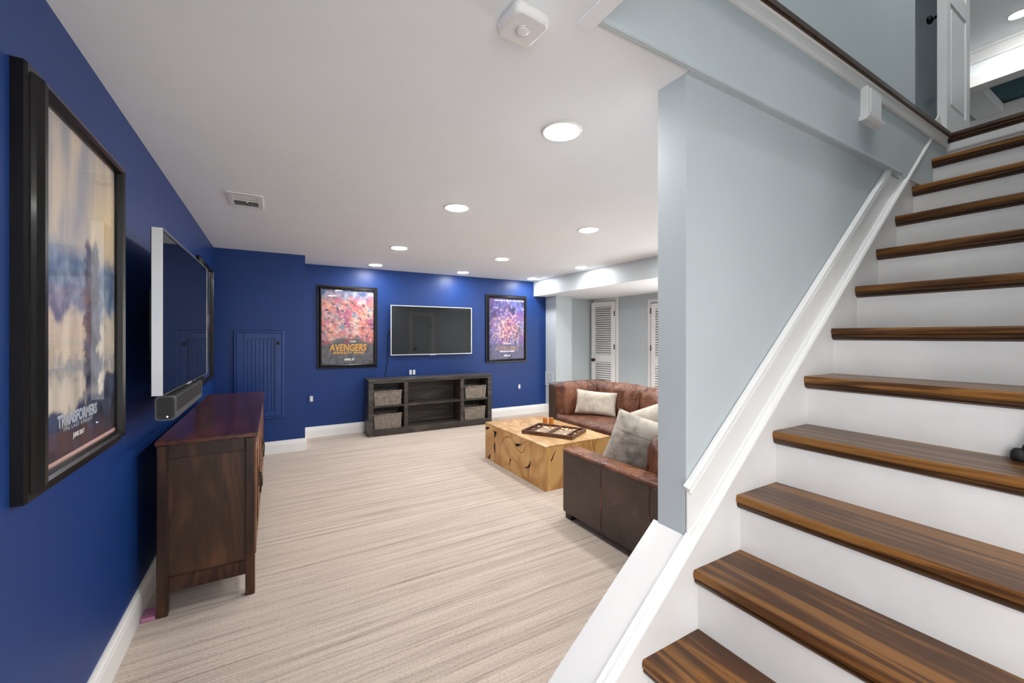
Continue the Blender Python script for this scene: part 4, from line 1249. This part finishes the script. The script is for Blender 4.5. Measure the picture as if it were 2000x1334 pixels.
# backgammon board
BA = R(-59.7)
bt = thing('backgammon_board', 'open wooden backgammon board lying on the teak coffee table', 'board game', (2.27, 3.13, TH), (0, 0, BA))
bl, bwid, bh = 0.50, 0.36, 0.034
def gb(name, *a, m=game_w, bev=0.002):
    bm = new(); box(bm, *a, bev, 1); return obj(name, bm, m, bt, world=False)
gb('base', -bl / 2, bl / 2, -bwid / 2, bwid / 2, 0, 0.010)
for s in (-1, 1):
    gb('rim', -bl / 2, bl / 2, s * bwid / 2 - (0.016 if s > 0 else 0), s * bwid / 2 + (0 if s > 0 else 0.016), 0.01, bh)
    gb('rim', s * bl / 2 - (0.016 if s > 0 else 0), s * bl / 2 + (0 if s > 0 else 0.016), -bwid / 2 + 0.016, bwid / 2 - 0.016, 0.01, bh)
    gb('side_bar', s * 0.178 - 0.008, s * 0.178 + 0.008, -bwid / 2 + 0.016, bwid / 2 - 0.016, 0.01, bh - 0.006)
    for q in (-0.05, 0.06): gb('tray_divider', min(s * 0.186, s * 0.234), max(s * 0.186, s * 0.234), q - 0.005, q + 0.005, 0.01, bh - 0.012)
    gb('playing_field', min(s * 0.014, s * 0.170), max(s * 0.014, s * 0.170), -bwid / 2 + 0.016, bwid / 2 - 0.016, 0.010, 0.013, m=felt, bev=0)
gb('centre_bar', -0.014, 0.014, -bwid / 2 + 0.016, bwid / 2 - 0.016, 0.01, bh - 0.002)
BM = RM[bt.name]
ck = [(-0.150, 0.105, 0), (-0.126, 0.08, 0), (-0.10, 0.125, 1), (-0.095, 0.06, 0), (-0.06, 0.12, 1), (-0.055, 0.09, 0), (-0.03, 0.13, 0), (-0.12, -0.09, 0),
      (0.035, 0.12, 0), (0.05, 0.085, 1), (0.075, 0.125, 0), (0.085, 0.09, 0), (0.11, 0.12, 1), (0.125, 0.09, 0), (0.15, 0.125, 0), (0.148, -0.09, 0), (0.06, 0.02, 0),
      (0.21, 0.10, 1), (0.21, 0.0, 0), (-0.21, 0.0, 1), (-0.21, 0.11, 0)]
proto = {}
for x, y, kk in ck:
    loc = BM @ Vector((x, y, 0.013 if abs(x) < 0.18 else 0.010))
    if kk not in proto:
        bm = new(); lathe(bm, [(0, 0), (0.0135, 0), (0.015, 0.002), (0.015, 0.007), (0.0135, 0.009), (0.0095, 0.009), (0.009, 0.0078), (0, 0.0078)], (0, 0, 0), (0, 0, 1), 20)
        o = obj('checker', bm, cream if kk == 0 else amber)
        proto[kk] = tag(o, 'small round cream checker on the backgammon board' if kk == 0 else 'small round amber checker on the backgammon board', 'checker', 'cream checkers' if kk == 0 else 'amber checkers')
        o.location = loc
    else:
        o = proto[kk].copy(); COL.objects.link(o); o.location = loc
for (x, y), lab in zip(((2.412, 3.485), (2.466, 3.452)), ('amber dice cup behind the backgammon board, the one nearer the media console', 'amber dice cup behind the backgammon board, the one nearer the sofa')):
    bm = new(); lathe(bm, [(0, 0), (0.023, 0), (0.0245, 0.002), (0.0235, 0.055), (0.0245, 0.062), (0.0235, 0.064), (0.0205, 0.062), (0.0195, 0.008), (0, 0.006)], (x, y, TH), (0, 0, 1), 28)
    for zz in (0.014, 0.046):
        lathe(bm, [(0.0242, zz), (0.0252, zz + 0.002), (0.0242, zz + 0.004)], (x, y, TH), (0, 0, 1), 28)
    tag(base(obj('dice_cup', bm, amber)), lab, 'dice cup', 'dice cups')

# =================================================================== SECTIONAL SOFA
sf = thing('sectional_sofa', 'worn brown leather sectional sofa wrapped around the teak coffee table', 'sofa', (2.7, 2.6, 0))
SZ = 0.385
def sbox(name, mat, *a, bev=0.012):
    bm = new(); box(bm, *a, bev, 3); return obj(name, bm, mat, sf)
# near section: backs onto the stair wall
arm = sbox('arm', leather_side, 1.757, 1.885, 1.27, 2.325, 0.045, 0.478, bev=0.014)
bm = new(); rcush(bm, (1.822, 1.80, 0.476), 0.067, 0.528, 0.014, 0.013, 16, (0, 0, 0.004), 0.0015, 9, 2); label(obj('arm_cap', bm, leather, arm), 'lighter worn leather arm top')
for yy in (1.55, 1.93):     # upright seams on the arm's outer face
    bm = new(); tube(bm, [(1.7555, yy + 0.004 * math.sin(k), 0.06 + 0.4 * k / 10) for k in range(11)], 0.0022, 6); obj('seam', bm, leather, arm)
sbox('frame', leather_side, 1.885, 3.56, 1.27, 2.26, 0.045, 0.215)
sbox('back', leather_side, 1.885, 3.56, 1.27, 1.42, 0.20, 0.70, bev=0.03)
# long section along the right
sbox('frame', leather_side, 2.775, 3.56, 2.26, 3.94, 0.045, 0.215)
sbox('back', leather, 3.42, 3.56, 1.42, 3.94, 0.20, 0.722, bev=0.03)
# far arm, as tall as the back
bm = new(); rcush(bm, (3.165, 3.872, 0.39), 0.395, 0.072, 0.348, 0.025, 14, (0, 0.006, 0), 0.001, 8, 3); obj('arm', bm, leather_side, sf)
for (px, py) in ((1.775, 2.25), (1.775, 1.30), (3.46, 1.30), (3.46, 3.84), (2.80, 3.84)):
    bm = new(); box(bm, px, px + 0.07, py, py + 0.06, 0, 0.05); obj('leg', bm, black_matt, sf)
# seat cushions
def cush(name, mat, c, hx, hy, hz, r, bul, wr, ws, seed, stretch, n=26, rot=None):
    bm = new(); rcush(bm, c, hx, hy, hz, r, n, bul, wr, ws, seed, stretch, rot)
    return obj(name, bm, mat, sf)
cush('seat_cushion', leather_seat, (3.07, 3.455, 0.308), 0.318, 0.352, 0.090, 0.045, (0.01, 0.008, 0.022), 0.006, 7, 1, (1, 1, 0.6))
cush('seat_cushion', leather_seat, (3.07, 2.735, 0.308), 0.318, 0.362, 0.090, 0.045, (0.01, 0.008, 0.022), 0.006, 7, 4, (1, 1, 0.6))
cush('seat_cushion', leather_seat, (2.30, 1.85, 0.288), 0.41, 0.425, 0.085, 0.045, (0.01, 0.008, 0.02), 0.006, 7, 6, (1, 1, 0.6))
cush('seat_cushion', leather_seat, (3.075, 1.86, 0.288), 0.35, 0.425, 0.085, 0.045, (0.01, 0.008, 0.02), 0.006, 7, 8, (1, 1, 0.6))
# back cushions
LT = Matrix.Rotation(R(7), 4, 'Y')
cush('back_cushion', leather, (3.345, 3.34, 0.550), 0.115, 0.345, 0.190, 0.075, (0.035, 0.0, 0.012), 0.014, 5, 11, (1, 2.2, 0.5), 40, LT)
cush('back_cushion', leather, (3.315, 2.60, 0.545), 0.130, 0.370, 0.198, 0.085, (0.045, 0.0, 0.016), 0.016, 5, 14, (1, 2.2, 0.5), 40, LT)
cush('back_cushion', leather, (3.33, 1.93, 0.535), 0.115, 0.30, 0.185, 0.075, (0.035, 0.0, 0.012), 0.013, 7, 17, (1, 1.5, 0.45), 20, LT)
cush('back_cushion', leather, (3.085, 3.735, 0.555), 0.300, 0.100, 0.190, 0.060, (0, 0.03, 0.008), 0.013, 5, 19, (2.2, 1, 0.5), 40, Matrix.Rotation(R(-5), 4, 'X'))
cush('back_cushion', leather, (2.255, 1.60, 0.50), 0.355, 0.135, 0.180, 0.09, (0.02, 0.045, 0.014), 0.014, 5, 23, (1.4, 1, 0.6), 34, Matrix.Rotation(R(8), 4, 'X'))

def throw(lab, w, h, T, M, mat, seam, seed):
    t = bpy.data.objects.new('throw_pillow', None); COL.objects.link(t); t.empty_display_size = 0.1
    t.matrix_world = M; RM[t.name] = M
    tag(t, lab, 'pillow', 'hide throw pillows on the sofa')
    bm = new(); pillow(bm, w, h, T, 26, seed); obj('cover', bm, mat, t, world=False)
    bm = new()
    for s in (1, -1):
        if seam[0] == 'v':
            u = seam[1]
            pts = [(u * w / 2, v * h / 2 * 0.96, s * (T / 2 * ((1 - u ** 4) * (1 - v ** 4)) ** 0.55 + 0.001)) for v in [-0.97 + 1.94 * k / 16 for k in range(17)]]
        else:
            v = seam[1]
            pts = [(u * w / 2 * 0.96, v * h / 2, s * (T / 2 * ((1 - u ** 4) * (1 - v ** 4)) ** 0.55 + 0.001)) for u in [-0.97 + 1.94 * k / 16 for k in range(17)]]
        tube(bm, pts, 0.0016, 6)
    obj('seam', bm, grey_plastic if mat is hide_grey else hide_grey, t, world=False)
    return t
def facing(c, to, lean, roll):
    """pillow at c, its +z turned to horizontal direction `to`, leaning back, rolled in its plane"""
    n = Vector((to[0], to[1], 0)).normalized(); up = Vector((0, 0, 1)); x = up.cross(n)
    M3 = Matrix((x, up, n)).transposed()
    return Matrix.Translation(c) @ M3.to_4x4() @ Matrix.Rotation(R(-lean), 4, 'X') @ Matrix.Rotation(R(roll), 4, 'Z')
throw('cream hide lumbar pillow standing in the far corner of the leather sofa', 0.445, 0.265, 0.12, facing((3.04, 3.42, 0.545), (-0.70, -0.71), 16, -4), hide_cream, ('v', 0.06), 1)
throw('mottled grey hide pillow with a dark seam standing behind the near sofa arm', 0.40, 0.40, 0.14, facing((2.05, 1.90, 0.565), (-0.58, -0.81), -10, -18), hide_grey, ('h', 0.40), 2)
throw('pale hide pillow mostly hidden behind the mottled grey pillow', 0.42, 0.42, 0.14, facing((2.49, 2.12, 0.575), (-0.45, -0.89), -14, 20), hide_cream, ('v', 0.1), 5)
